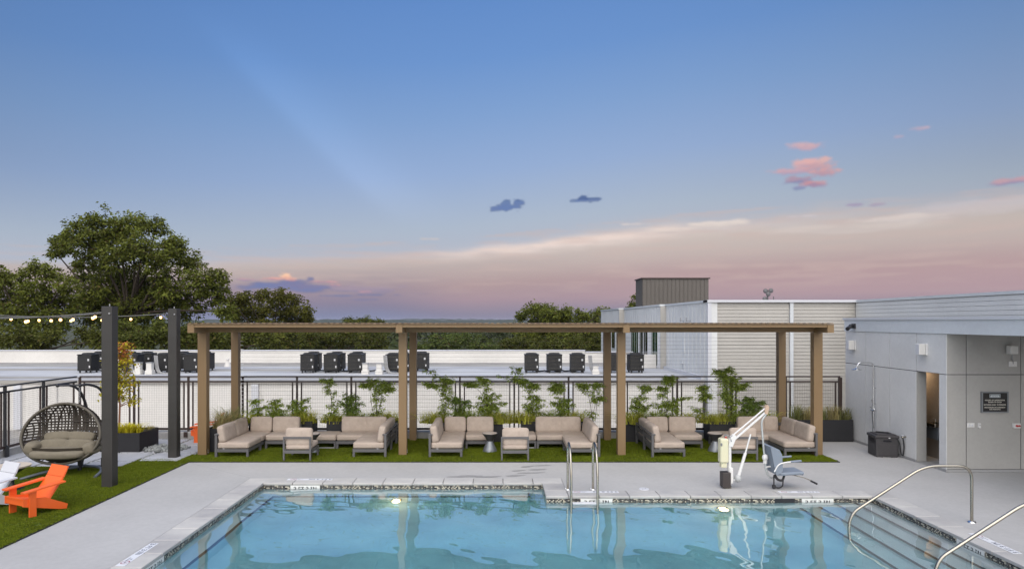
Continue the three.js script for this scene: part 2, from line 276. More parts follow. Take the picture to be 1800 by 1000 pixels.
const M = {
  deck: S(0.465, 0.46, 0.45, { map: rep(deckTex, 5.3), bumpMap: rep(bumpTex, 0.9), bumpScale: 0.001, roughness: 0.85 }),
  stone: S(0.60, 0.585, 0.56, { map: rep(patchTex, 1.7), roughness: 0.7 }),
  paver: S(0.52, 0.53, 0.56, { map: rep(grainTex, 1.4), roughness: 0.85 }),
  curb: S(0.47, 0.46, 0.44, { map: rep(patchTex, 1.9), roughness: 0.9 }),
  turfBase: S(0.055, 0.08, 0.006, { roughness: 1 }),
  turfEdge: S(0.012, 0.012, 0.011, { roughness: 0.7 }),
  plaster: S(0.88, 0.95, 0.97, { map: rep(patchTex, 2.6), roughness: 0.8 }),
  blackTile: S(0.012, 0.012, 0.016, { roughness: 0.3 }),
  steel: S(0.37, 0.345, 0.29, { metalness: 1, roughness: 0.26 }),
  brightSteel: S(0.75, 0.75, 0.74, { metalness: 1, roughness: 0.18 }),
  bronze: S(0.208, 0.134, 0.063, { roughness: 0.5 }),
  bronzeDeck: S(0.2, 0.135, 0.075, { roughness: 0.6 }),
  greyPost: S(0.044, 0.041, 0.037, { roughness: 0.5, map: rep(grainTex, 0.8) }),
  railBrown: S(0.042, 0.026, 0.021, { roughness: 0.5 }),
  frameGrey: S(0.105, 0.103, 0.105, { roughness: 0.45 }),
  cushion: S(0.50, 0.415, 0.345, { map: rep(clothTex, 0.5), bumpMap: rep(weaveTex, 0.24), bumpScale: 0.0012, roughness: 0.95 }),
  planter: S(0.022, 0.022, 0.025, { roughness: 0.7, map: rep(grainTex, 0.7) }),
  soil: S(0.05, 0.035, 0.022, { roughness: 1, map: rep(grainTex, 0.4) }),
  orange: S(0.78, 0.125, 0.018, { roughness: 0.5 }),
  white: S(0.56, 0.57, 0.60, { roughness: 0.5 }),
  beigeTop: S(0.56, 0.48, 0.38, { roughness: 0.6 }),
  wicker: S(0.045, 0.036, 0.026, { roughness: 0.65 }),
  wickerRim: S(0.10, 0.088, 0.066, { roughness: 0.6, bumpMap: rep(weaveTex, 0.1), bumpScale: 0.004 }),
  swingCloth: S(0.215, 0.188, 0.138, { map: rep(clothTex, 0.45), bumpMap: rep(weaveTex, 0.2), bumpScale: 0.0012, roughness: 0.95 }),
  darkMetal: S(0.018, 0.018, 0.02, { roughness: 0.45 }),
  gunmetal: S(0.20, 0.215, 0.23, { roughness: 0.4, metalness: 0.5 }),
  tableDark: S(0.055, 0.053, 0.055, { roughness: 0.45 }),
  tableTop: S(0.50, 0.43, 0.36, { roughness: 0.5 }),
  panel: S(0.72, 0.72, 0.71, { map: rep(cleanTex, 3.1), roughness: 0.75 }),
  panelShaded: S(0.43, 0.42, 0.395, { map: rep(cleanTex, 3.1), roughness: 0.75 }),  // panel copy, shade of front wall, jamb and soffit put into its colour
  fascia: S(0.66, 0.69, 0.71, { map: rep(cleanTex, 4.1), roughness: 0.6 }),
  siding: S(0.48, 0.46, 0.42, { map: rep(cleanTex, 2.7), roughness: 0.75 }),
  batten: S(0.74, 0.75, 0.74, { map: rep(cleanTex, 3.3), roughness: 0.75 }),
  roofWhite: S(0.60, 0.61, 0.63, { map: rep(patchTex, 7.3), roughness: 0.8 }),
  roofTan: S(0.43, 0.41, 0.375, { map: rep(patchTex, 3.7), roughness: 0.85 }),
  wallCream: S(0.76, 0.74, 0.70, { map: rep(cleanTex, 4.3), roughness: 0.85 }),
  coil: S(0.010, 0.0095, 0.009, { roughness: 0.6 }),
  coilFin: S(0.02, 0.019, 0.018, { roughness: 0.5 }),
  labelWhite: S(0.5, 0.5, 0.5, { roughness: 0.6 }),
  galv: S(0.30, 0.30, 0.30, { roughness: 0.6 }),
  boot: S(0.62, 0.60, 0.56, { roughness: 0.8 }),
  pipeBlack: S(0.02, 0.02, 0.022, { roughness: 0.7 }),
  penthouse: S(0.105, 0.092, 0.078, { roughness: 0.6, map: rep(cleanTex, 3.9) }),
  glassDark: new THREE.MeshPhysicalMaterial({ color: 0x20262a, roughness: 0.05, metalness: 0, specularIntensity: 1 }),
  glassGreen: new THREE.MeshPhysicalMaterial({ color: 0x123a24, roughness: 0.05 }),
  hoseBox: S(0.062, 0.058, 0.060, { roughness: 0.6, map: rep(grainTex, 0.5) }),
  liftSeat: S(0.20, 0.235, 0.285, { roughness: 0.6 }),
  liftWhite: S(0.72, 0.71, 0.69, { roughness: 0.35 }),
  liftCream: S(0.66, 0.63, 0.44, { roughness: 0.5 }),
  bark: S(0.06, 0.045, 0.032, { roughness: 1, map: rep(grainTex, 0.6) }),
  stem: S(0.075, 0.065, 0.03, { roughness: 0.9 }),
  plateWhite: S(0.66, 0.65, 0.63, { roughness: 0.5 }),
  red: S(0.45, 0.03, 0.03, { roughness: 0.4 }),
  lensLamp: S(0.6, 0.59, 0.56, { roughness: 0.4 }),
  ground: S(0.06, 0.068, 0.03, { roughness: 1, map: rep(patchTex, 19) }),
  alcove: S(0.46, 0.38, 0.30, { roughness: 0.85, map: rep(grainTex, 1.5) }),
};
const leafMat = (through = 0.35) => new THREE.MeshPhysicalMaterial({ vertexColors: true, roughness: 0.9, transmission: through, thickness: 0, specularIntensity: 0.12, side: THREE.DoubleSide });
M.leaf = leafMat(0.3); M.plantLeaf = leafMat(0.35); M.blade = leafMat(0.3);

// ---------------------------------------------------------------- ground, deck, pool
structure('ground', (() => { const g = new THREE.PlaneGeometry(16000, 16000, 1, 1); g.rotateX(-Math.PI / 2); g.translate(0, -9.2, -4000); return g; })(), M.ground);

const POOL = { l: -4.9, r: 7.37, far: 14.38, step: 13.3, sx: 1.02, near: 3.4, water: -0.11, floor: -1.12, cop: 0.42 };
{
  const c = POOL.cop, o = new THREE.Shape([[-12.6, -10], [18, -10], [18, 19.7], [-12.6, 19.7]].map(([x, d]) => new THREE.Vector2(x, d)));
  o.holes.push(new THREE.Path([[POOL.l - c, POOL.near - c], [POOL.r + c, POOL.near - c], [POOL.r + c, POOL.step + c], [POOL.sx + c, POOL.step + c], [POOL.sx + c, POOL.far + c], [POOL.l - c, POOL.far + c]].map(([x, d]) => new THREE.Vector2(x, d))));
  const g = new THREE.ExtrudeGeometry(o, { depth: 0.3, bevelEnabled: false });
  g.rotateX(-Math.PI / 2); g.translate(0, -0.3, 0);
  structure('deck', g, M.deck);
  // building under the deck, so that its edge is not a floating sheet
  structure('podium', [box(-13.1, 30, -9.2, -1.4, 19.72, 20.25), box(-13.1, -12.6, -9.2, -0.3, -10, 19.72)], M.curb);
}
const pool = new THREE.Group(); pool.name = 'pool'; pool.userData = { kind: 'structure', label: 'pale plaster pool basin with stone coping' }; origin.set(pool, new THREE.Vector3()); scene.add(pool);
{
  const { l, r, far, step, sx, near, floor: f } = POOL, t = 0.2, top = -0.045;
  part('basin_wall', [box(l - t, l, f, top, near, far), box(l - t, sx + t, f, top, far, far + t), box(sx, sx + t, f, top, step, far), box(sx + t, r + t, f, top, step, step + t), box(r, r + t, f, top, near, step), box(l - t, r + t, f, top, near - t, near)], M.plaster, pool);
  part('basin_floor', [box(l - t, r + t, f - 0.2, f, near - t, far + t)], M.plaster, pool);
  // narrow ledge along the left and the far wall, its edge marked with a dark tile line
  part('ledge', [box(l, l + 0.35, f, -0.56, near, far - 0.34), box(l, 0.72, f, -0.56, far - 0.34, far)], M.plaster, pool);
  part('edge_tile', [box(l + 0.30, l + 0.353, -0.60, -0.555, near, far - 0.30), box(l + 0.353, 0.723, -0.60, -0.555, far - 0.343, far - 0.30), box(0.68, 0.723, -0.60, -0.555, far - 0.30, far)], M.blackTile, pool);
  // four steps along the right wall
  [[7.0, -0.26], [6.66, -0.42], [6.31, -0.58], [5.95, -0.74]].forEach(([x, y], i) => {
    const x1 = i ? [7.0, 6.66, 6.31][i - 1] : r;
    part('step', box(x, x1, f, y, near, step), M.plaster, pool);
    part('step_edge', box(x - 0.003, x + 0.05, y - 0.035, y + 0.004, near, step), M.blackTile, pool);
  });
  // coping stones
  const c = POOL.cop, gap = 0.005, nose = 0.022, y0 = -0.05, y1 = 0.006;
  const stones = [];
  const run = (a, b, make) => { const n = Math.round(Math.abs(b - a) / 0.605); for (let i = 0; i < n; i++) stones.push(make(lerp(a, b, i / n), lerp(a, b, (i + 1) / n))); };
  run(l, sx + c, (a, b) => [a + gap, b - gap, far - nose, far + c - gap]);
  run(near, far + c, (a, b) => [l - c + gap, l + nose, a + gap, b - gap]);
  stones.push([sx - nose, sx + c - gap, step + c + gap, far - nose - gap]);
  stones.push([sx - nose, sx + c - gap, step - nose, step + c - gap]);
  run(sx + c, r, (a, b) => [a + gap, b - gap, step - nose, step + c - gap]);
  run(near, step + c, (a, b) => [r - nose, r + c - gap, a + gap, b - gap]);
  const tones = [0, 1, 2, 3].map((i) => { const m = M.stone.clone(); m.color.multiplyScalar(0.95 + 0.033 * i); return m; });
  for (const [a, b, d0, d1] of stones) part('coping_stone', rbox(a, b, y0, y1 + rr(-0.001, 0.001), d0, d1, 0.014, 2), tones[Math.floor(rnd() * 4)], pool);
  // mosaic band at the waterline
  const mosaic = noiseMap(256, (u, v) => { const n = 42, x = Math.floor(u * n), y = Math.floor(v * n), fx = u * n - x, fy = v * n - y, h = hash(x, y, 77); if (fx < 0.1 || fy < 0.1) return [0.52, 0.5, 0.46]; return h < 0.55 ? [0.07 + h * 0.1, 0.07 + h * 0.1, 0.08 + h * 0.12] : h < 0.75 ? [0.38, 0.38, 0.36] : [0.74, 0.71, 0.63]; });
  const tile = S(1, 1, 1, { map: rep(mosaic, 1.05), roughness: 0.25 });
  const b0 = -0.235, b1 = -0.046, e = 0.012;
  part('tile_band', [box(l + e, sx, b0, b1, far - e, far + 0.01), box(l - 0.01, l + e, b0, b1, near, far - e), box(sx - e, sx + 0.01, b0, b1, step - e, far - e), box(sx + 0.01, r - e, b0, b1, step - e, step + 0.01), box(r - e, r + 0.01, b0, b1, near, step - e)], tile, pool);
  part('skimmer_opening', box(5.45, 5.84, -0.2, -0.05, step - 0.016, step + 0.02), M.blackTile, pool);
}
{ // the water: gentle ripples
  const { l, r, far, step, sx, near, water } = POOL, cell = 0.055, waves = [];
  for (let i = 0; i < 14; i++) { const L = [2.6, 1.9, 1.5, 1.1, 0.9, 0.75, 0.62, 0.5, 1.3, 2.2, 0.42, 0.36, 0.3, 0.26][i], a = rr(-0.9, 0.9) + (i % 3 === 0 ? Math.PI / 2 : 0), k = 2 * Math.PI / L; waves.push([Math.cos(a) * k, Math.sin(a) * k, rr(0, 6.28), (i > 9 ? 0.0022 : 0.0058) / k]); }
  const H = (x, d) => { const m = 0.55 + 0.9 * fbm(x * 0.5 + 9, d * 0.7, 2, 0, 91); let h = 0; for (const [kx, kd, p, a] of waves) h += a * Math.sin(kx * x + kd * d + p); return h * m; };
  const pos = [], nor = [], idx = [], grid = (x0, x1, d0, d1) => {
    const nx = Math.ceil((x1 - x0) / cell), nd = Math.ceil((d1 - d0) / cell), s = pos.length / 3;
    for (let j = 0; j <= nd; j++) for (let i = 0; i <= nx; i++) {
      const x = lerp(x0, x1, i / nx), d = lerp(d0, d1, j / nd), e = 0.01;
      pos.push(x, water + H(x, d), -d);
      const n = new THREE.Vector3(-(H(x + e, d) - H(x - e, d)) / (2 * e), 1, (H(x, d + e) - H(x, d - e)) / (2 * e)).normalize(); nor.push(n.x, n.y, n.z);
    }
    for (let j = 0; j < nd; j++) for (let i = 0; i < nx; i++) { const q = s + j * (nx + 1) + i; idx.push(q, q + 1, q + nx + 1, q + 1, q + nx + 2, q + nx + 1); }
  };
  grid(l, sx, near, far); grid(sx, r, near, step);
  const g = new THREE.BufferGeometry(); g.setAttribute('position', new THREE.Float32BufferAttribute(pos, 3)); g.setAttribute('normal', new THREE.Float32BufferAttribute(nor, 3)); g.setIndex(idx);
  const water_ = new THREE.MeshPhysicalMaterial({ color: 0xffffff, roughness: 0.0, transmission: 1, thickness: 1, ior: 1.5, clearcoat: 1, clearcoatRoughness: 0, attenuationDistance: 1.0 });
  water_.attenuationColor.setRGB(0.72, 0.95, 0.98);
  structure('water', g, water_, { label: 'calm pale blue pool water' });
}
// depth markers: printed tiles on the coping and on the waterline band
function textTile(text, ink, paper, w, h, symbol) {
  const c = document.createElement('canvas'); c.width = w; c.height = h; const x = c.getContext('2d');
  x.fillStyle = paper; x.fillRect(0, 0, w, h); x.fillStyle = ink; x.font = 'bold ' + Math.round(h * 0.8) + 'px sans-serif'; x.textBaseline = 'middle'; x.textAlign = symbol ? 'left' : 'center';
  const tw = x.measureText(text).width, room = (symbol ? 0.66 : 0.94) * w, k = Math.min(1, room / tw);
  x.save(); x.translate(symbol ? w * 0.01 : w / 2, h * 0.53); x.scale(k, 1); x.fillText(text, 0, 0); x.restore();
  if (symbol) {
    const cx = w * 0.86, cy = h / 2, r = h * 0.42; x.strokeStyle = '#8c3036'; x.lineWidth = h * 0.08; x.beginPath(); x.arc(cx, cy, r, 0, 7); x.moveTo(cx - r * 0.7, cy - r * 0.7); x.lineTo(cx + r * 0.7, cy + r * 0.7); x.stroke();
    x.fillStyle = ink; x.beginPath(); x.arc(cx - r * 0.25, cy + r * 0.1, h * 0.08, 0, 7); x.fill(); x.fillRect(cx - r * 0.2, cy - r * 0.1, r * 0.7, h * 0.07);
    x.font = 'bold ' + Math.round(h * 0.26) + 'px sans-serif'; x.textAlign = 'center'; x.fillText('NO', w * 0.735, h * 0.34); x.fillText('DIVING', w * 0.735, h * 0.68);
  }
  const t = new THREE.CanvasTexture(c); t.colorSpace = THREE.SRGBColorSpace; return S(1, 1, 1, { map: t, roughness: 0.4 });
}
function tilePlate(w, h) { const g = new THREE.BoxGeometry(w, 0.004, h), p = g.attributes.position, n = g.attributes.normal, uv = g.attributes.uv; for (let i = 0; i < p.count; i++) uv.setXY(i, p.getX(i) / w + 0.5, 0.5 - p.getZ(i) / h); return g; }
function marker(name, label, mat, w, h, x, y, d, turn, standing) {
  const g = tilePlate(w, h);
  if (standing) g.rotateX(Math.PI / 2);
  g.rotateY(turn);
  g.translate(x, y, -d);
  const m = new THREE.Mesh(g, mat); m.name = name; m.userData.label = label; m.castShadow = m.receiveShadow = true; pool.add(m);
}
{
  const { l, r, far, step } = POOL, ink = '#20263c', pap = '#d8dade';
  const t3 = textTile('3 FT 3 IN', ink, pap, 512, 80, true), t6 = textTile('3 FT 6 IN', ink, pap, 512, 80, true), b3 = textTile('3 FT 3 IN', '#16161c', '#dcdcd8', 384, 92), b6 = textTile('3 FT 6 IN', '#16161c', '#dcdcd8', 384, 92);
  marker('depth_marker', 'depth lettering 3 FT 3 IN on the far coping', t3, 0.96, 0.13, -3.98, 0.0095, far + 0.28, Math.PI);
  marker('depth_marker', 'depth tile 3 FT 3 IN on the far waterline', b3, 0.62, 0.13, -4.0, -0.115, far - 0.0155, 0, true);
  marker('depth_marker', 'depth lettering 3 FT 6 IN on the coping behind the ladder', t6, 0.96, 0.13, 1.98, 0.0095, step + 0.28, Math.PI);
  marker('depth_marker', 'depth tile 3 FT 6 IN on the waterline behind the ladder', b6, 0.62, 0.13, 1.98, -0.115, step - 0.0155, 0, true);
  marker('depth_marker', 'depth lettering 3 FT 3 IN on the coping by the pool lift', t3, 0.8, 0.12, 6.05, 0.0095, step + 0.28, Math.PI);
  marker('depth_marker', 'depth tile 3 FT 3 IN on the waterline right of the skimmer', b3, 0.62, 0.13, 6.29, -0.115, step - 0.0155, 0, true);
  marker('depth_marker', 'depth lettering 3 FT 3 IN on the left coping', t3, 0.96, 0.13, l - 0.31, 0.0095, 9.95, -Math.PI / 2);
  marker('depth_marker', 'depth lettering 3 FT 3 IN on the right coping', t3, 0.96, 0.13, r + 0.28, 0.0095, 10.45, Math.PI / 2);
  const g1 = new THREE.BoxGeometry(0.62, 0.13, 0.004); const side = (x, d, turn) => { const g = g1.clone(); g.rotateY(turn); g.translate(x, -0.115, -d); const m = new THREE.Mesh(g, b3); m.name = 'depth_marker'; m.userData.label = 'depth tile 3 FT 3 IN on the ' + (x < 0 ? 'left' : 'right') + ' waterline'; pool.add(m); };
  side(l + 0.0145, 9.75, Math.PI / 2); side(r - 0.0145, 10.55, -Math.PI / 2);
}
// two lamps under water
for (const [x, d, y, label] of [[-2.02, POOL.far - 0.34, -0.80, 'glowing underwater pool lamp on the left part of the far wall'], [4.42, POOL.step, -0.62, 'glowing underwater pool lamp below the pool lift']]) {
  const t = thing('pool_lamp', label, 'pool lamp', [x, y, d], { group: 'underwater lamps in the far pool wall' });
  const rim = new THREE.TorusGeometry(0.095, 0.02, 8, 24); rim.translate(x, y, -d + 0.02);
  part('rim', rim, M.steel, t);
  const face = new THREE.CircleGeometry(0.085, 24); face.translate(x, y, -d + 0.022);
  const e = S(1, 0.9, 0.7, { emissive: new THREE.Color(1, 0.56, 0.2), emissiveIntensity: 7 });
  part('lens', face, e, t);
  const p = new THREE.PointLight(new THREE.Color(1, 0.62, 0.3), 0.4); p.name = 'pool_lamp_glow'; p.position.set(x, y, -d + 0.16); p.castShadow = true; p.shadow.radius = 4; scene.add(p);
}
{ // small round lid and drain set into the deck, dark wet marks near the pool corner
  const lid = thing('skimmer_lid', 'small white round lid set in the deck beside the ladder', 'lid', [3.03, 0, 13.85]);
  part('cover', cyl(3.03, 0.0, 0.008, 13.85, 0.105, 0.1, 24), M.white, lid);
  part('finger_hole', [cyl(3.0, 0.007, 0.010, 13.83, 0.012), cyl(3.06, 0.007, 0.010, 13.87, 0.012)], M.darkMetal, lid);
  const dr = thing('deck_drain', 'small dark slot drain in the deck by the right handrails', 'drain', [9.45, 0, 11.9]);
  part('slot', [box(9.37, 9.56, 0.0, 0.006, 11.885, 11.905), box(9.37, 9.56, 0.0, 0.006, 11.915, 11.935)], M.darkMetal, dr);
  const wet = S(0.36, 0.355, 0.35, { roughness: 0.6, map: rep(grainTex, 0.9) }), marks = [];
  for (const [x, d, w, h, n] of [[-0.62, 14.98, 0.42, 0.10, 0], [-0.15, 14.93, 0.3, 0.07, 1], [0.45, 15.05, 0.26, 0.07, 2], [0.82, 15.32, 0.34, 0.06, 3], [0.55, 15.55, 0.14, 0.06, 4], [0.98, 15.66, 0.22, 0.06, 5], [0.75, 15.98, 0.15, 0.08, 6], [1.08, 16.1, 0.25, 0.05, 7]]) {
    const s = new THREE.Shape(); for (let i = 0; i <= 40; i++) { const a = i / 40 * Math.PI * 2, k = 0.55 + 0.8 * fbm(Math.cos(a) * 1.6 + n * 7, Math.sin(a) * 1.6, 3, 0, 66); i ? s.lineTo(x + Math.cos(a) * w * k, d + Math.sin(a) * h * k + Math.cos(a) * 0.04) : s.moveTo(x + w * k, d + 0.04); }
    const g = new THREE.ShapeGeometry(s); g.rotateX(-Math.PI / 2); g.translate(0, 0.004, 0); marks.push(g);
  }
  structure('wet_mark', marks, wet, { label: 'dark damp footmarks on the pale deck' });
  const cj = box(-1.35, 1.35, 0.0, 0.0015, -0.005, 0.005); cj.rotateY(-Math.atan2(1.65, 2.14)); cj.translate(-6.33, 0, -15.62);
  structure('control_joint', cj, S(0.33, 0.33, 0.33), { label: 'thin joint line in the deck from the pool corner' });
}

// ---------------------------------------------------------------- turf, pavers, pebbles, kerb
const inLawn = (x, d) => (d > 16.47 && d < 19.7 && x > (d < 17.5 ? -7.6 : -7.45) && x < 8.3) || (x < -7.4 && x > -12.4 && d > 4 && d < 15.88) || (x <= -7.4 && x > -8.75 && d >= 15.88 && d < 16.75 && (x > -8.72 || d < 15.9)) || (x <= -7.4 && x > -7.75 && d >= 16.7 && d < 17.3);
structure('turf', [box(-7.6, 8.3, 0.001, 0.012, 16.47, 19.69), box(-12.4, -7.4, 0.001, 0.012, 4, 15.88), box(-8.72, -7.6, 0.001, 0.012, 15.88, 16.75)], M.turfBase, { label: 'green artificial lawn backing' });
structure('turf_edging', [box(-7.4, 8.3, 0.0, 0.02, 16.452, 16.468), box(-7.398, -7.384, 0.0, 0.02, 4, 16.45), box(8.302, 8.33, 0.0, 0.02, 16.45, 18.6)], M.turfEdge, { label: 'thin black edging along the lawn' });
{
  const blades = [], cols = [];
  for (let i = 0; i < 9; i++) { const a = rr(0, 6.28), r = rr(0, 0.03), x = Math.cos(a) * r, z = Math.sin(a) * r, w = rr(0.004, 0.008), h = rr(0.016, 0.034), t = rr(0, 6.28), lx = rr(-0.018, 0.018), lz = rr(-0.018, 0.018), cx = Math.cos(t) * w, cz = Math.sin(t) * w; blades.push(x - cx, 0, z - cz, x + cx, 0, z + cz, x + lx, h, z + lz); }
  const g = new THREE.BufferGeometry(); g.setAttribute('position', new THREE.Float32BufferAttribute(blades, 3)); g.computeVertexNormals();
  const mat = new THREE.MeshPhysicalMaterial({ roughness: 0.85, side: THREE.DoubleSide, transmission: 0.25, thickness: 0, specularIntensity: 0.25 });
  const list = [];
  for (let i = 0; i < 150000 && list.length < 105000; i++) { const front = rnd() < 0.62, x = front ? rr(-8.75, 8.3) : rr(-12.4, -7.4), d = front ? rr(15.88, 19.69) : rr(8.5, 15.9); if (inLawn(x, d)) list.push([x, d]); }
  const m = new THREE.InstancedMesh(g, mat, list.length), q = new THREE.Object3D(), c = new THREE.Color();
  list.forEach(([x, d], i) => { q.position.set(x, 0.01, -d); q.rotation.set(0, rr(0, 6.28), 0); const p = fbm(x * 1.3, d * 1.3, 3, 0, 41); q.scale.set(rr(0.9, 1.5), rr(0.7, 1.15) * (0.8 + 0.4 * p), rr(0.9, 1.5)); q.updateMatrix(); m.setMatrixAt(i, q.matrix); const b = rr(0.75, 1.2) * (0.82 + 0.4 * p), y = rnd(); c.setRGB((0.112 + 0.058 * y) * b, (0.160 + 0.04 * y) * b, (0.008 + 0.004 * y) * b); m.setColorAt(i, c); });
  m.name = 'grass'; m.userData = { kind: 'stuff', label: 'short green artificial grass around the seating and the left lawn' }; m.castShadow = m.receiveShadow = true; scene.add(m);
}
{ // large pavers with pebble joints behind the swing
  const paving = new THREE.Group(); paving.name = 'paving'; paving.userData = { kind: 'structure', label: 'large pale square pavers with pebble joints' }; origin.set(paving, new THREE.Vector3()); scene.add(paving);
  const xs = [-12.55, -11.75, -10.75, -9.72, -8.70, -7.66], ds = [[15.9, 16.45], [16.53, 17.48], [17.56, 18.5], [18.58, 19.52]], tones = [0, 1, 2].map((i) => { const m = M.paver.clone(); m.color.multiplyScalar(0.93 + 0.06 * i); return m; });
  for (let i = 0; i < xs.length - 1; i++) for (const [d0, d1] of ds) {
    let x0 = xs[i] + 0.05, x1 = xs[i + 1] - 0.05;
    if (i === 4 && d0 < 16.5) continue;                // lawn reaches in here
    part('paver', rbox(x0, x1, -0.02, 0.03 + rr(-0.003, 0.003), d0, i === 4 && d0 < 17 ? d1 : d1, 0.012, 2), tones[Math.floor(rnd() * 3)], paving);
  }
  const peb = new THREE.IcosahedronGeometry(1, 1), pm = S(1, 1, 1, { roughness: 0.8 }), list = [];
  for (let i = 0; i < 5200; i++) { const x = rr(-12.5, -7.5), d = rr(15.9, 19.68); const onSlab = xs.some((a, k) => k < 5 && x > a + 0.03 && x < xs[k + 1] - 0.03) && ds.some(([a, b]) => d > a - 0.02 && d < b + 0.02); if (!onSlab && !inLawn(x, d)) list.push([x, d, 0.008, 0.02]); }
  for (let i = 0; i < 900; i++) { const x = rr(-9.25, -7.95), d = rr(17.55, 18.75); if (Math.hypot((x + 8.7) / 0.55, (d - 18.05) / 0.5) < 1 + rr(-0.25, 0.1)) list.push([x, d, 0.04 + rr(0, 0.03), 0.035]); }
  const m = new THREE.InstancedMesh(peb, pm, list.length), q = new THREE.Object3D(), c = new THREE.Color();
  list.forEach(([x, d, y, r], i) => { q.position.set(x, y, -d); q.rotation.set(rr(0, 3), rr(0, 3), rr(0, 3)); const k = r * rr(0.7, 1.5); q.scale.set(k * rr(0.9, 1.5), k * 0.6, k); q.updateMatrix(); m.setMatrixAt(i, q.matrix); const b = rr(0.13, 0.4); c.setRGB(b * 0.95, b, b * 0.98); m.setColorAt(i, c); });
  m.name = 'pebbles'; m.userData = { kind: 'stuff', label: 'grey river pebbles heaped beside the left planter and in the joints' }; m.castShadow = m.receiveShadow = true; scene.add(m);
}
structure('kerb', [rbox(-12.55, 10.18, -0.1, 0.2, 19.7, 20.1, 0.015, 2), rbox(-12.6, -12.2, -0.1, 0.2, 4, 19.69, 0.015, 2)], M.curb, { label: 'pale concrete kerb under the guard rail' });

// ---------------------------------------------------------------- guard rails
function fenceBay(t, x0, x1, d, along) {               // along: 'x' for the back rail, 'd' for the left one
  const b = (a0, a1, y0, y1, w) => (along === 'x' ? box(a0, a1, y0, y1, d - w, d + w) : box(d - w, d + w, y0, y1, a0, a1));
  const s0 = x0 + 0.13, s1 = x1 - 0.13;
  part('panel_frame', [b(s0 - 0.018, s0 + 0.018, 0.27, 1.63, 0.018), b(s1 - 0.018, s1 + 0.018, 0.27, 1.63, 0.018), b(x0 + 0.02, x1 - 0.02, 0.245, 0.305, 0.022)], M.railBrown, t);
  const wires = [], w = 0.0014;
  for (let x = s0 + 0.06; x < s1 - 0.03; x += 0.0508) wires.push(b(x - w, x + w, 0.3, 1.62, w));
  for (let y = 0.345; y < 1.6; y += 0.0508) wires.push(b(s0, s1, y - w, y + w, w));
  part('wire_mesh', wires, M.railBrown, t, { kind: 'stuff' });
}
{
  const t = thing('guard_rail', 'long dark brown guard rail with wire mesh panels behind the lounge seating', 'guard rail', [-1, 0.2, 19.87]), d = 19.87, x0 = -12.1, x1 = 10.06, n = 14;
  part('top_rail', rbox(x0, x1, 1.775, 1.815, d - 0.03, d + 0.03, 0.01, 2), M.railBrown, t);
  part('mid_rail', box(x0, x1, 1.625, 1.67, d - 0.025, d + 0.025), M.railBrown, t);
  for (let i = 0; i <= n; i++) {
    const x = lerp(x0, x1, i / n), last = i === n, w = last ? 0.05 : 0.025;
    part('rail_post', [box(x - w, x + w, 0.2, 1.774, d - 0.03, d + 0.03), box(x - w - 0.025, x + w + 0.025, 0.06, 0.21, d - 0.205, d - 0.165)], M.railBrown, t);
    if (i < n) fenceBay(t, x, lerp(x0, x1, (i + 1) / n), d, 'x');
  }
  const u = thing('guard_rail', 'dark guard rail with mesh panels running along the left edge beside the hanging chair', 'guard rail', [-12.2, 0.2, 15]), e = -12.18, y0 = 6.8, y1 = 19.84, k = 9;
  part('top_rail', rbox(e - 0.03, e + 0.03, 1.775, 1.815, y0, y1, 0.01, 2), M.darkMetal, u);
  part('mid_rail', box(e - 0.025, e + 0.025, 1.625, 1.67, y0, y1), M.darkMetal, u);
  for (let i = 0; i < k; i++) { const d0 = lerp(y0, y1, i / k), d1 = lerp(y0, y1, (i + 1) / k); part('rail_post', [box(e - 0.03, e + 0.03, 0.2, 1.774, d0 - 0.028, d0 + 0.028), box(e + 0.03, e + 0.07, 0.04, 0.3, d0 - 0.06, d0 + 0.06)], M.darkMetal, u); fenceBay(u, d0, d1, e, 'd'); }
}

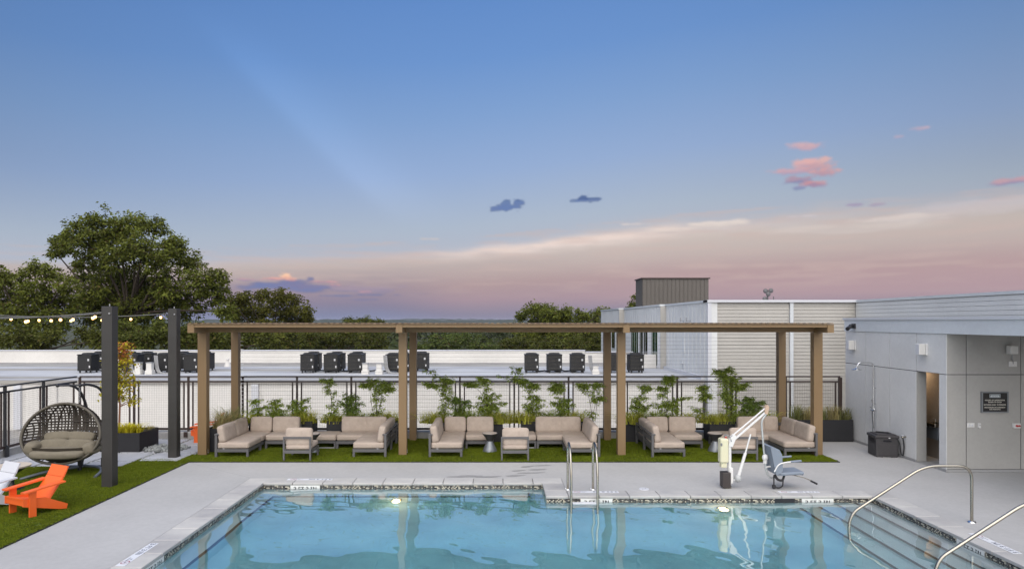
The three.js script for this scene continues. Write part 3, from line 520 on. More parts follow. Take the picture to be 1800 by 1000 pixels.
// ---------------------------------------------------------------- pergola
{
  const t = thing('pergola', 'long tan steel pergola with flat corrugated roof and cable screen over the lounge seating', 'pergola', [0.4, 0, 18.4]);
  const X = [-7.42, -2.34, 3.21, 8.19], F = 17.36, R = 19.52, B = M.bronze;
  for (const x of X) {
    const i = X.indexOf(x), w = i === 0 || i === 3 ? 0.11 : 0.1;
    part('post', [box(x - w, x + w, 0, 3.12, F - 0.1, F + 0.1)], B, t);
    part('post', [box(x - 0.1, x + 0.1, 0, 3.12, R - 0.1, R + 0.1)], B, t);
    part('cross_beam', [box(x - 0.078, x + 0.078, 3.122, 3.325, 16.62, 20.2)], B, t);
    for (const [d, s] of [[F - 0.101, 1], [R - 0.101, 1]]) part('base_bolt', [ball(x + w + 0.004, 0.07, d + 0.1, 0.014), ball(x + w + 0.004, 0.13, d + 0.1, 0.012)], M.brightSteel, t);
  }
  for (let i = 0; i < 3; i++) {
    const a = X[i] + 0.079, b = X[i + 1] - 0.079;
    part('girder', [box(a, b, 3.125, 3.24, F - 0.06, F + 0.06)], B, t); part('girder', [box(a, b, 3.125, 3.24, R - 0.06, R + 0.06)], B, t);
    part('front_angle', [box(a, b, 3.255, 3.332, 16.635, 16.66)], B, t); part('rear_angle', [box(a, b, 3.255, 3.332, 20.16, 20.185)], B, t);
    for (let k = 1; k < 6; k++) { const x = lerp(a, b, k / 6); part('purlin', box(x - 0.03, x + 0.03, 3.15, 3.25, F + 0.061, R - 0.061), B, t); }
  }
  const deck = [box(-7.5, 8.27, 3.335, 3.342, 16.6, 20.22)], n = 105;
  for (let k = 0; k < n; k++) { const x = lerp(-7.44, 8.21, k / (n - 1)); deck.push(box(x - 0.035, x + 0.035, 3.342, 3.362, 16.605, 20.215)); }
  part('roof_deck', deck, M.bronzeDeck, t);
  for (let k = 0; k < 24; k++) {                       // horizontal cables at the back
    const y = 0.42 + k * 0.1095;
    part('cable', sweep([[X[0] + 0.1, y, R - 0.02], [X[1], y - 0.002, R - 0.02], [X[3] - 0.1, y, R - 0.02]], 0.0027, 0.0027, 5), M.steel, t);
    part('cable_end', [sweep([[X[0] + 0.1, y, R - 0.02], [X[0] + 0.23, y, R - 0.02]], 0.008, 0.006, 6), sweep([[X[3] - 0.1, y, R - 0.02], [X[3] - 0.13, y, R - 0.02]], 0.011, 0.009, 6)], M.brightSteel, t);
  }
}

// ---------------------------------------------------------------- two grey posts and the string lights
for (const [x, d, w, h, label] of [[-7.93, 14.03, 0.22, 3.70, 'tall dark grey square post standing on the left lawn, nearer the camera'], [-7.985, 16.97, 0.215, 3.71, 'tall dark grey square post at the lawn edge near the pergola corner']]) {
  const t = thing('light_post', label, 'post', [x, 0, d], { group: 'posts for the string lights' });
  part('shaft', rbox(x - w / 2, x + w / 2, 0, h, d - w / 2, d + w / 2, 0.008, 2), M.greyPost, t);
  part('cap', box(x - w / 2 + 0.004, x + w / 2 - 0.004, h + 0.001, h + 0.012, d - w / 2 + 0.004, d + w / 2 - 0.004), M.darkMetal, t);
  part('eye_bolt', [ball(x + 0.06, h - 0.14, d - w / 2 - 0.012, 0.02), sweep([[x, h, d], [x, h + 0.06, d]], 0.012)], M.galv, t);
}
{
  const wire = S(0.12, 0.12, 0.115, { roughness: 0.6 }), glow = S(1, 0.8, 0.5, { emissive: new THREE.Color(1, 0.55, 0.17), emissiveIntensity: 4.5, roughness: 0.3 });
  const lightString = (a, b, sag, bulbs, label) => {
    const t = thing('string_light', label, 'string lights', a, { group: 'string lights over the left lawn' }), P = (s) => [lerp(a[0], b[0], s), lerp(a[1], b[1], s) - sag * 4 * s * (1 - s), lerp(a[2], b[2], s)], pts = [];
    for (let i = 0; i <= 24; i++) pts.push(P(i / 24));
    part('wire', sweep(pts, 0.011, 0.011, 6), wire, t);
    for (const s of bulbs) { const [x, y, d] = P(s); const k = part('socket', cyl(x, y - 0.06, y, d, 0.017, 0.014, 10), M.darkMetal, t); part('bulb', [ball(x, y - 0.083, d, 0.029, 1, 1.15, 1, 12)], glow, k); }
  };
  lightString([-8.03, 3.60, 16.88], [-12.95, 3.60, 16.85], 0.1, [0.05, 0.2, 0.345, 0.5, 0.66, 0.8], 'string light wire running left from the far grey post, bulbs glowing');
  lightString([-8.03, 3.59, 13.95], [-13.1, 3.58, 13.95], 0.13, [0.03, 0.17, 0.31, 0.45], 'string light wire running left from the near grey post, level with it');
  lightString([-8.03, 3.57, 14.0], [-12.95, 3.55, 16.8], 0.07, [0.07, 0.2, 0.35, 0.52], 'string light wire slanting away from the near grey post toward the rail');
}

// ---------------------------------------------------------------- poolside shower building on the right
{
  const t = thing('shower_house', 'white panelled poolside building with canopy, doorway and pool rules sign', 'building', [10.2, 0, 17]);
  const W = M.panel, x = 10.2, seams = [19.84, 18.77, 17.62, 16.50], g = 0.018;
  // core walls, then panels 12 mm proud with open joints
  const core = S(0.10, 0.10, 0.105, { roughness: 0.9 });
  part('core', [box(x + 0.014, x + 0.22, 0.02, 3.12, 16.5, 19.85), box(x + 0.014, x + 0.22, 2.2, 3.12, 15.64, 16.5), box(x + 0.014, 18, 0.02, 3.12, 15.414, 15.63), box(x + 0.22, 18, 0.02, 3.12, 19.6, 19.85)], core, t);
  for (let i = 0; i < 3; i++) {
    part('wall_panel', box(x, x + 0.013, 0.06, 2.191, seams[i + 1] + g / 2, seams[i] - g / 2), W, t);
    part('wall_panel', box(x, x + 0.013, 2.209, 3.115, seams[i + 1] + g / 2, seams[i] - g / 2), W, t);
  }
  part('wall_panel', box(x, x + 0.013, 2.209, 3.115, 15.402, 16.5 - g / 2), W, t);
  part('wall_panel', box(x, x + 0.013, 0.06, 2.191, 15.402, 15.65), W, t);
  const fs = [10.2, 10.65, 11.88, 13.1, 14.4, 16];
  for (let i = 0; i < 5; i++) for (const [y0, y1] of [[0.07, 2.191], [2.209, 3.115]]) part('wall_panel', box(fs[i] + (i ? g / 2 : 0.014), fs[i + 1] - g / 2, y0, y1, 15.4, 15.413), M.panelShaded, t);
  part('base_trim', [box(x - 0.02, x + 0.013, 0.004, 0.055, 16.5, 19.84), box(x - 0.02, x + 0.013, 0.004, 0.055, 15.38, 15.65), box(x + 0.014, 16, 0.004, 0.06, 15.378, 15.4)], M.galv, t);
  // doorway: jamb panel, alcove behind
  const D = part('doorway', [box(x + 0.013, x + 0.235, 0.02, 2.19, 16.485, 16.499)], M.panelShaded, t);
  part('alcove_wall', [box(11.02, 11.1, 0, 2.9, 15.63, 18.2), box(10.236, 11.02, 0, 2.9, 18.0, 18.2), box(10.236, 11.02, 2.25, 2.3, 15.64, 18)], M.alcove, D);
  part('alcove_curb', box(10.98, 11.019, 0.0, 0.62, 15.64, 18), S(0.30, 0.26, 0.22), D);
  const bulb = part('alcove_lamp', lathe([[0, 2.235], [0.09, 2.235], [0.09, 2.249]], 10.72, 0, 17.7), S(1, 0.85, 0.6, { emissive: new THREE.Color(1, 0.66, 0.34), emissiveIntensity: 5 }), D);
  const pl = new THREE.PointLight(new THREE.Color(1, 0.76, 0.52), 0.8); pl.name = 'alcove_glow'; pl.position.set(10.72, 2.16, -17.6); pl.castShadow = true; pl.shadow.radius = 5; scene.add(pl);
  part('threshold', box(x, 11.0, 0.0, 0.012, 15.64, 16.48), M.galv, D);
  // canopy and fascia
  part('fascia', [box(x - 0.02, x + 0.1, 3.12, 3.44, 9, 19.86)], M.fascia, t);
  part('coping_cap', box(x - 0.05, x + 0.2, 3.441, 3.5, 9, 19.9), M.white, t);
  part('canopy_soffit', box(x + 0.1, 18, 3.13, 3.2, 9, 15.4), M.panelShaded, t);
  part('roof', box(x + 0.1, 18, 3.2, 3.40, 9, 19.85), M.roofWhite, t);

  // drinking fountain in the doorway
  const f = thing('drinking_fountain', 'stainless drinking fountain inside the narrow doorway', 'drinking fountain', [10.85, 0.8, 16.75]);
  part('basin', [rbox(10.62, 10.985, 0.84, 0.93, 16.45, 17.05, 0.02, 3)], M.steel, f);
  part('bowl', lathe([[0.02, 0.935], [0.12, 0.94], [0.15, 0.955], [0.165, 0.952]], 10.8, 0, 16.75), M.brightSteel, f);
  part('spout', sweep(fillet([[10.92, 0.93, 16.9], [10.92, 1.0, 16.9], [10.84, 1.0, 16.86]], 0.03), 0.011), M.brightSteel, f);
  part('cabinet', rbox(10.74, 10.985, 0.52, 0.839, 16.52, 16.98, 0.015, 2), M.gunmetal, f);

  // two wall lamps, camera, speaker box with conduit
  const lampAt = (d, y, label) => {
    const L = thing('wall_lamp', label, 'wall lamp', [x, y, d], { group: 'pale box lamps on the poolside building' });
    part('back_plate', rbox(x - 0.035, x - 0.001, y - 0.14, y + 0.14, d - 0.1, d + 0.1, 0.01, 2), M.plateWhite, L);
    part('lamp_housing', rbox(x - 0.19, x - 0.036, y - 0.13, y + 0.13, d - 0.075, d + 0.075, 0.015, 2), M.lensLamp, L);
    part('trim', box(x - 0.195, x - 0.18, y - 0.12, y + 0.12, d - 0.065, d + 0.065), M.white, L);
  };
  lampAt(19.35, 2.73, 'square pale wall lamp high up near the far end of the poolside building');
  lampAt(16.15, 2.74, 'square pale wall lamp above the narrow doorway');
  const c = thing('security_camera', 'black security camera on the fascia at the far corner of the poolside building', 'camera', [x - 0.02, 3.27, 19.3]);
  part('mount', [rbox(x - 0.07, x - 0.021, 3.2, 3.34, 19.22, 19.38, 0.01, 2), sweep([[x - 0.07, 3.26, 19.3], [x - 0.15, 3.27, 19.25]], 0.03)], M.darkMetal, c);
  part('camera_body', [sweep([[x - 0.14, 3.26, 19.27], [x - 0.3, 3.19, 19.15]], 0.05, 0.055, 14), ball(x - 0.15, 3.27, 19.26, 0.055)], M.darkMetal, c);
  const sp = thing('wall_speaker', 'small grey speaker box under the canopy with a bent conduit', 'speaker', [11.62, 2.73, 15.4]);
  part('speaker_box', rbox(11.5, 11.68, 2.67, 2.86, 15.2, 15.34, 0.015, 2), M.lensLamp, sp);
  part('bracket', box(11.56, 11.62, 2.73, 2.8, 15.341, 15.399), M.galv, sp);
  part('conduit', sweep(fillet([[11.62, 2.67, 15.3], [11.64, 2.56, 15.34], [11.69, 2.5, 15.38], [11.69, 2.44, 15.38]], 0.05), 0.011), M.galv, sp);
  part('outlet_plate', [rbox(11.6, 11.78, 2.38, 2.5, 15.375, 15.399, 0.008, 2)], M.plateWhite, sp);

  // the rules sign
  const sg = thing('rules_sign', 'black pool rules sign in a metal frame on the shaded wall', 'sign', [11.27, 1.58, 15.39]);
  part('sign_frame', [box(10.97, 11.0, 1.345, 1.82, 15.36, 15.399), box(11.55, 11.58, 1.345, 1.82, 15.36, 15.399), box(11.0, 11.55, 1.345, 1.372, 15.36, 15.399), box(11.0, 11.55, 1.793, 1.82, 15.36, 15.399)], M.gunmetal, sg);
  const cv = document.createElement('canvas'); cv.width = 440; cv.height = 336; const q = cv.getContext('2d');
  q.fillStyle = '#060608'; q.fillRect(0, 0, 440, 336); q.fillStyle = '#8d9498'; q.fillRect(122, 22, 200, 66); q.fillStyle = '#20262a'; for (const px of [140, 304]) { q.beginPath(); q.arc(px, 42, 7, 0, 7); q.fill(); }
  q.fillStyle = '#c9d0d2'; q.fillRect(150, 54, 144, 20); q.fillStyle = '#30363a'; q.textAlign = 'center'; q.font = 'bold 18px sans-serif'; q.fillText('POOL RULES', 222, 71);
  q.fillStyle = '#d6d2c6'; q.font = 'bold 33px sans-serif'; [['HOURS OF OPERATION', 144], ['DAWN TO DUSK', 178], ['BATHING LOAD: 19 PERSONS', 226], ['MAXIMUM OCCUPANCY', 274], ['135 PERSONS', 308]].forEach(([s, y]) => q.fillText(s, 220, y, 400));
  const tx = new THREE.CanvasTexture(cv); tx.colorSpace = THREE.SRGBColorSpace;
  const face = new THREE.PlaneGeometry(0.55, 0.421); face.translate(11.275, 1.5825, -15.372);
  part('sign_face', face, S(1, 1, 1, { map: tx, roughness: 0.35 }), sg, { keepUV: true });
  const sw = thing('switch_plate', 'wide white blank plate low on the shaded wall', 'switch plate', [10.74, 1.07, 15.39]);
  part('plate', rbox(10.66, 10.83, 1.01, 1.11, 15.386, 15.399, 0.005, 2), M.plateWhite, sw); part('toggle', [box(10.70, 10.72, 1.04, 1.08, 15.376, 15.386), box(10.765, 10.785, 1.04, 1.08, 15.376, 15.386)], M.white, sw);
  const s2 = thing('thermostat', 'narrow white box beside the blank wall plate', 'control box', [10.93, 1.06, 15.38]);
  part('box', rbox(10.90, 10.95, 1.0, 1.11, 15.35, 15.399, 0.006, 2), M.plateWhite, s2); part('button', box(10.915, 10.935, 1.06, 1.08, 15.345, 15.35), M.galv, s2);
  const e = thing('emergency_switch', 'emergency stop box with red button on the shaded wall', 'emergency switch', [11.73, 1.05, 15.37]);
  part('box', rbox(11.68, 11.83, 1.0, 1.11, 15.33, 15.399, 0.008, 2), M.plateWhite, e); part('button', [cyl(0, -0.02, 0.02, 0, 0.026, 0.022).rotateX(Math.PI / 2).translate(11.735, 1.055, -15.32), cyl(0, -0.015, 0.015, 0, 0.02, 0.02).rotateX(Math.PI / 2).translate(11.79, 1.055, -15.32)], M.red, e);

  // outdoor shower
  const sh = thing('outdoor_shower', 'slim chrome outdoor shower with round head on the white wall', 'shower', [10.12, 0, 18.24]);
  part('riser', sweep(fillet([[10.13, 0.55, 18.24], [10.13, 2.30, 18.24], [9.74, 2.30, 18.24], [9.68, 2.18, 18.24]], 0.12, 8), 0.016, 0.016, 10), M.brightSteel, sh);
  part('shower_head', lathe([[0.0, 0.05], [0.02, 0.05], [0.035, 0.02], [0.125, 0.0], [0.125, -0.012], [0, -0.012]], 9.68, 2.12, 18.24), M.brightSteel, sh);
  part('mixer', [cyl(0, -0.09, 0.09, 0, 0.026, 0.026).rotateX(Math.PI / 2).translate(10.12, 1.02, -18.24), ball(10.1, 1.06, 18.15, 0.03), sweep([[10.12, 1.06, 18.24], [10.02, 1.12, 18.2]], 0.012)], M.brightSteel, sh);
  part('bracket', [sweep([[10.13, 1.62, 18.24], [10.2, 1.62, 18.24]], 0.013), ball(10.13, 1.62, 18.24, 0.024), sweep([[10.13, 1.2, 18.24], [10.2, 1.2, 18.24]], 0.013)], M.brightSteel, sh);
  part('hand_hose', sweep(fillet([[10.1, 1.22, 18.22], [10.06, 1.1, 18.2], [10.08, 0.55, 18.18], [10.1, 0.4, 18.22], [10.12, 0.6, 18.26], [10.12, 0.98, 18.26]], 0.2, 6), 0.009, 0.009, 6), M.gunmetal, sh);
  part('hand_spray', sweep([[10.1, 1.22, 18.22], [10.07, 1.32, 18.2]], 0.016, 0.024), M.brightSteel, sh);
}
{ // hose box and tap
  const t = thing('hose_box', 'grey plastic hose reel box standing against the white wall', 'hose box', [9.86, 0, 17.33], { isLocal: true, turn: -0.13 });
  const lidG = rbox(-0.285, 0.285, 0.47, 0.55, -0.285, 0.285, 0.03, 3);
  part('bin', rbox(-0.26, 0.26, 0.01, 0.475, -0.26, 0.26, 0.02, 2), M.hoseBox, t);
  part('lid', [lidG, rbox(-0.22, 0.22, 0.55, 0.57, -0.22, 0.22, 0.008, 2)], M.hoseBox, t);
  for (const s of [-1, 1]) part('side_panel', [box(s * 0.262, s * 0.27, 0.06, 0.34, -0.2, 0.2)], M.hoseBox, t);
  part('front_panel', [box(-0.2, 0.2, 0.06, 0.32, -0.272, -0.262)], M.hoseBox, t);
  part('handle_slot', [box(-0.10, 0.10, 0.385, 0.43, -0.268, -0.258), box(-0.268, -0.258, 0.36, 0.45, -0.15, 0.12)], M.blackTile, t);
  part('badge', box(0.02, 0.06, 0.475, 0.5, -0.292, -0.286), M.labelWhite, t);
  part('skid', [box(-0.24, -0.1, 0, 0.03, -0.27, -0.2), box(0.1, 0.24, 0, 0.03, -0.27, -0.2)], M.hoseBox, t);
  const h = thing('garden_hose', 'black garden hose looping from the wall tap over the grey box', 'hose', [10.1, 0.4, 17.0]);
  part('hose', sweep(fillet([[9.75, 0.585, 17.45], [9.95, 0.60, 17.2], [10.08, 0.45, 17.0], [10.12, 0.1, 16.98], [10.15, 0.06, 16.95], [10.16, 0.3, 16.92], [10.13, 0.50, 16.92]], 0.15, 6), 0.016, 0.016, 8), M.pipeBlack, h);
  const k = thing('hose_tap', 'small brass coloured wall tap beside the hose box', 'tap', [10.15, 0.52, 16.92]);
  part('tap_body', [sweep([[10.2, 0.54, 16.92], [10.11, 0.53, 16.92]], 0.022), ball(10.12, 0.53, 16.92, 0.032)], M.steel, k); part('wheel', cyl(10.12, 0.565, 0.58, 16.92, 0.034, 0.034, 14), M.white, k);
}

// ---------------------------------------------------------------- neighbouring flat roof with its air conditioners
const ROOF = 0.85;
{
  const t = thing('flat_roof_building', 'long low white building with flat membrane roof behind the guard rail', 'building', [-12, -9, 36]);
  part('wall', box(-60, 9.0, -9.2, 0.70, 29.5, 29.8), M.wallCream, t);
  part('roof_edge', box(-60, 9.0, 0.702, 0.84, 29.42, 29.8), M.roofTan, t);
  part('roof', box(-60, 9.3, 0.60, ROOF, 29.81, 42.4), M.roofWhite, t);
  for (const [d0, d1, x0, x1] of [[30.4, 31.6, -60, 8.7], [35.4, 36.8, -60, -19], [38.6, 42.3, -60, 8.6], [35.0, 36.5, -15.5, -9.6]]) part('membrane_sheet', box(x0, x1, ROOF + 0.001, ROOF + 0.005, d0, d1), M.roofTan, t);
  part('parapet', [box(-60, 5.6, ROOF - 0.2, 1.57, 42.41, 42.75), box(5.61, 8.6, ROOF - 0.2, 1.47, 42.41, 42.75)], M.wallCream, t);
  part('parapet_cap', [box(-60, 5.62, 1.572, 1.62, 42.36, 42.8), box(5.63, 8.6, 1.472, 1.52, 42.36, 42.8)], M.white, t);
  part('side_parapet', [box(8.0, 8.85, ROOF + 0.002, 1.58, 37.4, 37.7)], M.wallCream, t);
  for (const x of [-20.6, -10.35, -3.9, 3.2]) part('downpipe', box(x - 0.14, x + 0.14, -1.25, 0.69, 29.36, 29.495), M.white, t);
  part('wall_panel', [box(-19.6, -12.6, -1.25, -0.2, 29.46, 29.497), box(-9.4, -4.6, -1.25, 0.45, 29.46, 29.497), box(4.2, 8.9, -1.25, 0.3, 29.46, 29.497)], M.wallCream, t);
  for (const x of [-18.0, -15.1, -31.5]) part('roof_vent', [cyl(x, ROOF, ROOF + 0.25, 38.5, 0.2, 0.12), cyl(x, ROOF + 0.25, ROOF + 0.42, 38.5, 0.06, 0.06), ball(x, ROOF + 0.42, 38.5, 0.1, 1, 0.6, 1)], M.boot, t);
  structure('lower_roof', box(-60, 15.6, -1.6, -1.28, 20.3, 29.35), M.roofTan, { label: 'pale lower roof between the two buildings' });
}
{
  const u = thing('air_conditioner', '', 'air conditioner', [0, 0, 0], { isLocal: true, group: 'air conditioners on the neighbouring roof' });
  part('cabinet', [rbox(-0.34, 0.34, 0.1, 0.9, -0.34, 0.34, 0.07, 3)], M.coil, u);
  const fins = []; for (let k = 0; k < 13; k++) { const y = 0.15 + k * 0.054; fins.push(rbox(-0.352, 0.352, y, y + 0.02, -0.352, 0.352, 0.01, 1)); }
  part('louvre', fins, M.coilFin, u, { kind: 'stuff' });
  for (const [x, z] of [[-0.34, -0.34], [0.34, -0.34], [-0.34, 0.34], [0.34, 0.34]]) part('corner_post', box(x - 0.022 * Math.sign(x) - 0.02, x - 0.022 * Math.sign(x) + 0.028, 0.1, 0.9, z - 0.022 * Math.sign(z) - 0.02, z - 0.022 * Math.sign(z) + 0.028), M.coil, u);
  part('top_pan', [rbox(-0.37, 0.37, 0.885, 0.925, -0.37, 0.37, 0.018, 2)], M.coilFin, u);
  const guard = [lathe([[0.30, 0.925], [0.27, 0.965], [0.0, 0.975]], 0, 0, 0)]; for (const r of [0.1, 0.18, 0.26]) { const g = new THREE.TorusGeometry(r, 0.006, 5, 24); g.rotateX(Math.PI / 2); g.translate(0, 0.985, 0); guard.push(g); }
  part('fan_guard', guard, M.coil, u);
  part('service_panel', box(0.1, 0.33, 0.16, 0.84, -0.362, -0.353), M.coil, u);
  part('label', [box(0.24, 0.30, 0.26, 0.37, -0.368, -0.3625)], M.labelWhite, u);
  part('label', [box(0.17, 0.25, 0.60, 0.70, -0.368, -0.3625)], M.labelWhite, u);
  for (const [x, z] of [[-0.26, -0.26], [0.26, -0.26], [-0.26, 0.26], [0.26, 0.26]]) part('foot', cyl(x, 0, 0.11, z, 0.05, 0.04, 8), M.pipeBlack, u);
  const spots = [[-20.28, 34, 'leftmost of all rooftop air conditioners'], [-20.5, 35.4, 'partly hidden by the near grey post, second from the left'], [-19.05, 35.6, 'far unit beside the young maple tree'], [-18.0, 34, 'front unit just right of the young maple tree'], [-18.0, 35.3, 'far unit behind the two grey conduit risers'], [-16.5, 34, 'half hidden behind the far grey post, on its left'], [-16.2, 35.4, 'far unit peeping out right of the far grey post'], [-15.05, 34, 'front unit left of the first pergola post'], [-15.0, 35.3, 'mostly hidden behind the first pergola post'],
    [-9.27, 34, 'front unit at the left end of the middle row'], [-9.35, 35.2, 'rear unit at the left end of the middle row'], [-8.12, 34, 'front unit second from left in the middle row'], [-8.14, 35.2, 'rear unit second from left in the middle row'], [-6.95, 34, 'front unit third in the middle row, beside the conduit risers'], [-7.08, 35.2, 'rear unit third in the middle row'], [-5.05, 34, 'front unit left of the second pergola post pair'], [-4.70, 34.9, 'between the second front and rear pergola posts'], [-3.78, 35.2, 'right of the second rear pergola post'],
    [1.82, 34, 'left one of three spaced units in the right row'], [2.95, 34, 'middle one of three spaced units in the right row'], [4.1, 34, 'right one of three spaced units in the right row'], [6.0, 34, 'between the third rear and front pergola posts'], [7.0, 34, 'rightmost unit, next to the white building']];
  spots.forEach(([x, d, l], i) => { const label = 'dark grey rooftop air conditioner, ' + l; if (!i) { u.userData.label = label; u.position.copy(V(x, ROOF, d)); } else copyOf(u, [x, ROOF, d], label, i % 3 === 1 ? 0.06 : i % 5 === 2 ? -0.05 : 0); });
  // conduit risers: pale boots and grey pipe bundles
  const riser = (x, d, h, label, bundle) => {
    const t = thing('conduit_riser', label, 'roof pipe', [x, ROOF, d], { group: 'pale pipe boots on the neighbouring roof' });
    part('boot', [rbox(x - 0.13, x + 0.13, ROOF, ROOF + h, d - 0.13, d + 0.13, 0.02, 2), rbox(x - 0.17, x + 0.17, ROOF, ROOF + 0.2, d - 0.17, d + 0.17, 0.02, 2)], M.boot, t);
    part('cap', box(x - 0.15, x + 0.15, ROOF + h, ROOF + h + 0.03, d - 0.15, d + 0.15), M.galv, t);
    if (bundle) { const bx = x + bundle; part('pipe', [0, 1, 2].map((k) => sweep(fillet([[bx + k * 0.06 - 0.08, ROOF + 0.9, d + 0.3], [bx + k * 0.06 - 0.03, ROOF + 0.3, d + 0.3], [bx + k * 0.06 + 0.1, ROOF + 0.05, d + 0.25], [bx + 0.7, ROOF + 0.03, d + 0.2]], 0.2, 4), 0.035, 0.035, 7)), M.galv, t); }
  };
  riser(-17.2, 32.9, 0.55, 'left pale pipe boot right of the young maple tree', -0.55); riser(-16.65, 32.9, 0.55, 'right pale pipe boot left of the far grey post', 0.15);
  riser(-6.25, 32.9, 0.52, 'weathered brownish pipe boot, left one of the middle pair'); riser(-5.58, 32.9, 0.52, 'pale pipe boot, right one of the middle pair', 0.25); riser(4.85, 32.9, 0.42, 'pale pipe boot right of the three spaced air conditioners', -0.2);
  for (const [a, b, d, label] of [[-9.2, -4, 34.55, 'thin black refrigerant lines behind the middle row of air conditioners'], [1.9, 4.3, 34.5, 'thin black refrigerant lines linking the three spaced air conditioners'], [-20, -15, 34.6, 'thin black refrigerant lines behind the left row of air conditioners']]) {
    const t = thing('refrigerant_line', label, 'pipe', [a, ROOF, d]), pts = []; for (let k = 0; k <= 16; k++) pts.push([lerp(a, b, k / 16), ROOF + 0.05 + 0.03 * Math.sin(k * 2.1), d + 0.18 * Math.sin(k * 1.3)]);
    part('line', [sweep(pts, 0.03, 0.03, 6), sweep(pts.map(([x, y, q]) => [x, y + 0.02, q - 0.1]), 0.025, 0.025, 6)], M.pipeBlack, t);
  }
}

// ---------------------------------------------------------------- the taller white building on the right, behind
{
  const t = thing('white_building', 'taller white building with cream siding and stepped side wall on the right', 'building', [12, -9, 36]), top = 4.22;
  // left side: three stepped wall sections with battens
  const secs = [[9.2, 29.42, 36.7], [8.9, 36.7, 47], [8.55, 47, 54.9]];
  secs.forEach(([x, d0, d1], i) => {
    part('side_wall', box(x, x + 0.4, -9.2, top, d0 + (i ? 0.02 : 0), d1), M.batten, t);
    for (let d = d0 + 0.5; d < d1; d += 0.62) part('batten', box(x - 0.018, x - 0.001, ROOF, top - 0.05, d - 0.025, d + 0.025), M.batten, t);
    part('side_coping', box(x - 0.05, x + 0.45, top + 0.002, top + 0.1, d0 - 0.04, d1), M.fascia, t);
  });
  part('return_wall', [box(8.9, 9.19, -9.2, top - 0.01, 36.64, 36.7), box(8.55, 8.89, -9.2, top - 0.01, 46.9, 47)], M.siding, t);
  // sliding door and windows of the middle section
  const win = (d0, d1, y0, y1, glass, panes) => {
    const w = part('window', [box(8.86, 8.9, y0, y0 + 0.08, d0, d1), box(8.86, 8.9, y1 - 0.08, y1, d0, d1), box(8.86, 8.9, y0 + 0.08, y1 - 0.08, d0, d0 + 0.1), box(8.86, 8.9, y0 + 0.08, y1 - 0.08, d1 - 0.1, d1)], M.white, t);
    for (let k = 0; k < panes; k++) { const a = lerp(d0 + 0.1, d1 - 0.1, k / panes), b = lerp(d0 + 0.1, d1 - 0.1, (k + 1) / panes); part('pane', box(8.885, 8.897, y0 + 0.08, y1 - 0.08, a + 0.04, b - 0.04), glass, w); if (k) part('mullion', box(8.87, 8.899, y0 + 0.08, y1 - 0.08, a - 0.039, a + 0.039), M.white, w); }
  };
  win(39.5, 42.0, 0.9, 3.05, M.glassDark, 2); win(42.1, 44.6, 0.9, 3.05, M.glassGreen, 1); win(37.1, 38.8, 0.9, 3.05, M.glassGreen, 1);
  part('window', [box(8.51, 8.55, 1.5, 2.9, 48.6, 49.7)], M.glassDark, t);
  part('vent_hood', [box(9.12, 9.198, 1.35, 1.5, 33.3, 33.5), box(9.14, 9.198, 1.9, 2.6, 33.0, 33.25)], M.fascia, t);
  for (const [d, y] of [[33.1, 3.42], [32.1, 3.42]]) part('bracket_lamp', [box(9.02, 9.198, y, y + 0.03, d - 0.05, d + 0.05), box(9.0, 9.03, y - 0.04, y + 0.16, d - 0.04, d + 0.04)], M.galv, t);
  part('flashing', box(9.05, 9.199, ROOF + 0.002, ROOF + 0.16, 29.9, 36.6), M.white, t);
  // front: horizontal siding boards in two bays beside a downpipe
  part('front_wall', box(9.24, 15.62, -9.2, top, 29.5, 29.9), M.siding, t);
  part('corner_trim', [box(9.18, 9.34, -1.5, top, 29.38, 29.498)], M.white, t);
  const boards = (name, x0, x1, d) => { for (let y = -1.2, k = 0; y < top - 0.12; y += 0.15, k++) { const g = new THREE.BufferGeometry(), z0 = -(d + 0.0), z1 = -(d - 0.03); // wedge, thicker at its lower edge
      const p = [x0, y, z0, x1, y, z0, x1, y, z1, x0, y, z1, x1, y + 0.148, z0 + 0.004, x0, y + 0.148, z0 + 0.004], I = [[3, 2, 4], [3, 4, 5], [0, 1, 2], [0, 2, 3]], q = [];
      for (const f of I) for (const v of f) q.push(p[v * 3], p[v * 3 + 1], p[v * 3 + 2]);
      g.setAttribute('position', new THREE.Float32BufferAttribute(q, 3)); g.computeVertexNormals(); part(name, g, M.siding, t); } };
  boards('siding_board', 9.35, 12.72, 29.5); boards('siding_board', 12.90, 15.58, 29.5);
  part('downpipe', [box(12.74, 12.88, -1.3, top, 29.4, 29.49)], M.fascia, t);
  part('front_coping', box(9.15, 15.7, top + 0.003, top + 0.11, 29.34, 29.95), M.white, t);
  part('roof', box(9.5, 30, top - 0.25, top - 0.1, 29.8, 56), M.roofWhite, t);
  // wall coming forward on the far right
  const w = thing('siding_wall', 'grey white horizontal siding wall rising behind the poolside building', 'wall', [15.8, -9, 24]);
  part('wall', box(15.62, 15.9, -9.2, top, 12, 29.49), M.batten, w);
  for (let y = -0.9; y < top - 0.1; y += 0.15) part('siding_board', box(15.585, 15.615, y, y + 0.138, 12, 29.44), M.batten, w);
  part('coping', box(15.55, 16.0, top + 0.002, top + 0.1, 12, 29.33), M.fascia, w);

  // dark penthouse of standing seam sheets
  const p = thing('roof_penthouse', 'dark brown grey metal clad roof box above the white building', 'penthouse', [11.6, 4, 45]);
  part('body', box(9.56, 13.78, 4.1, 6.14, 44.05, 46.1), M.penthouse, p);
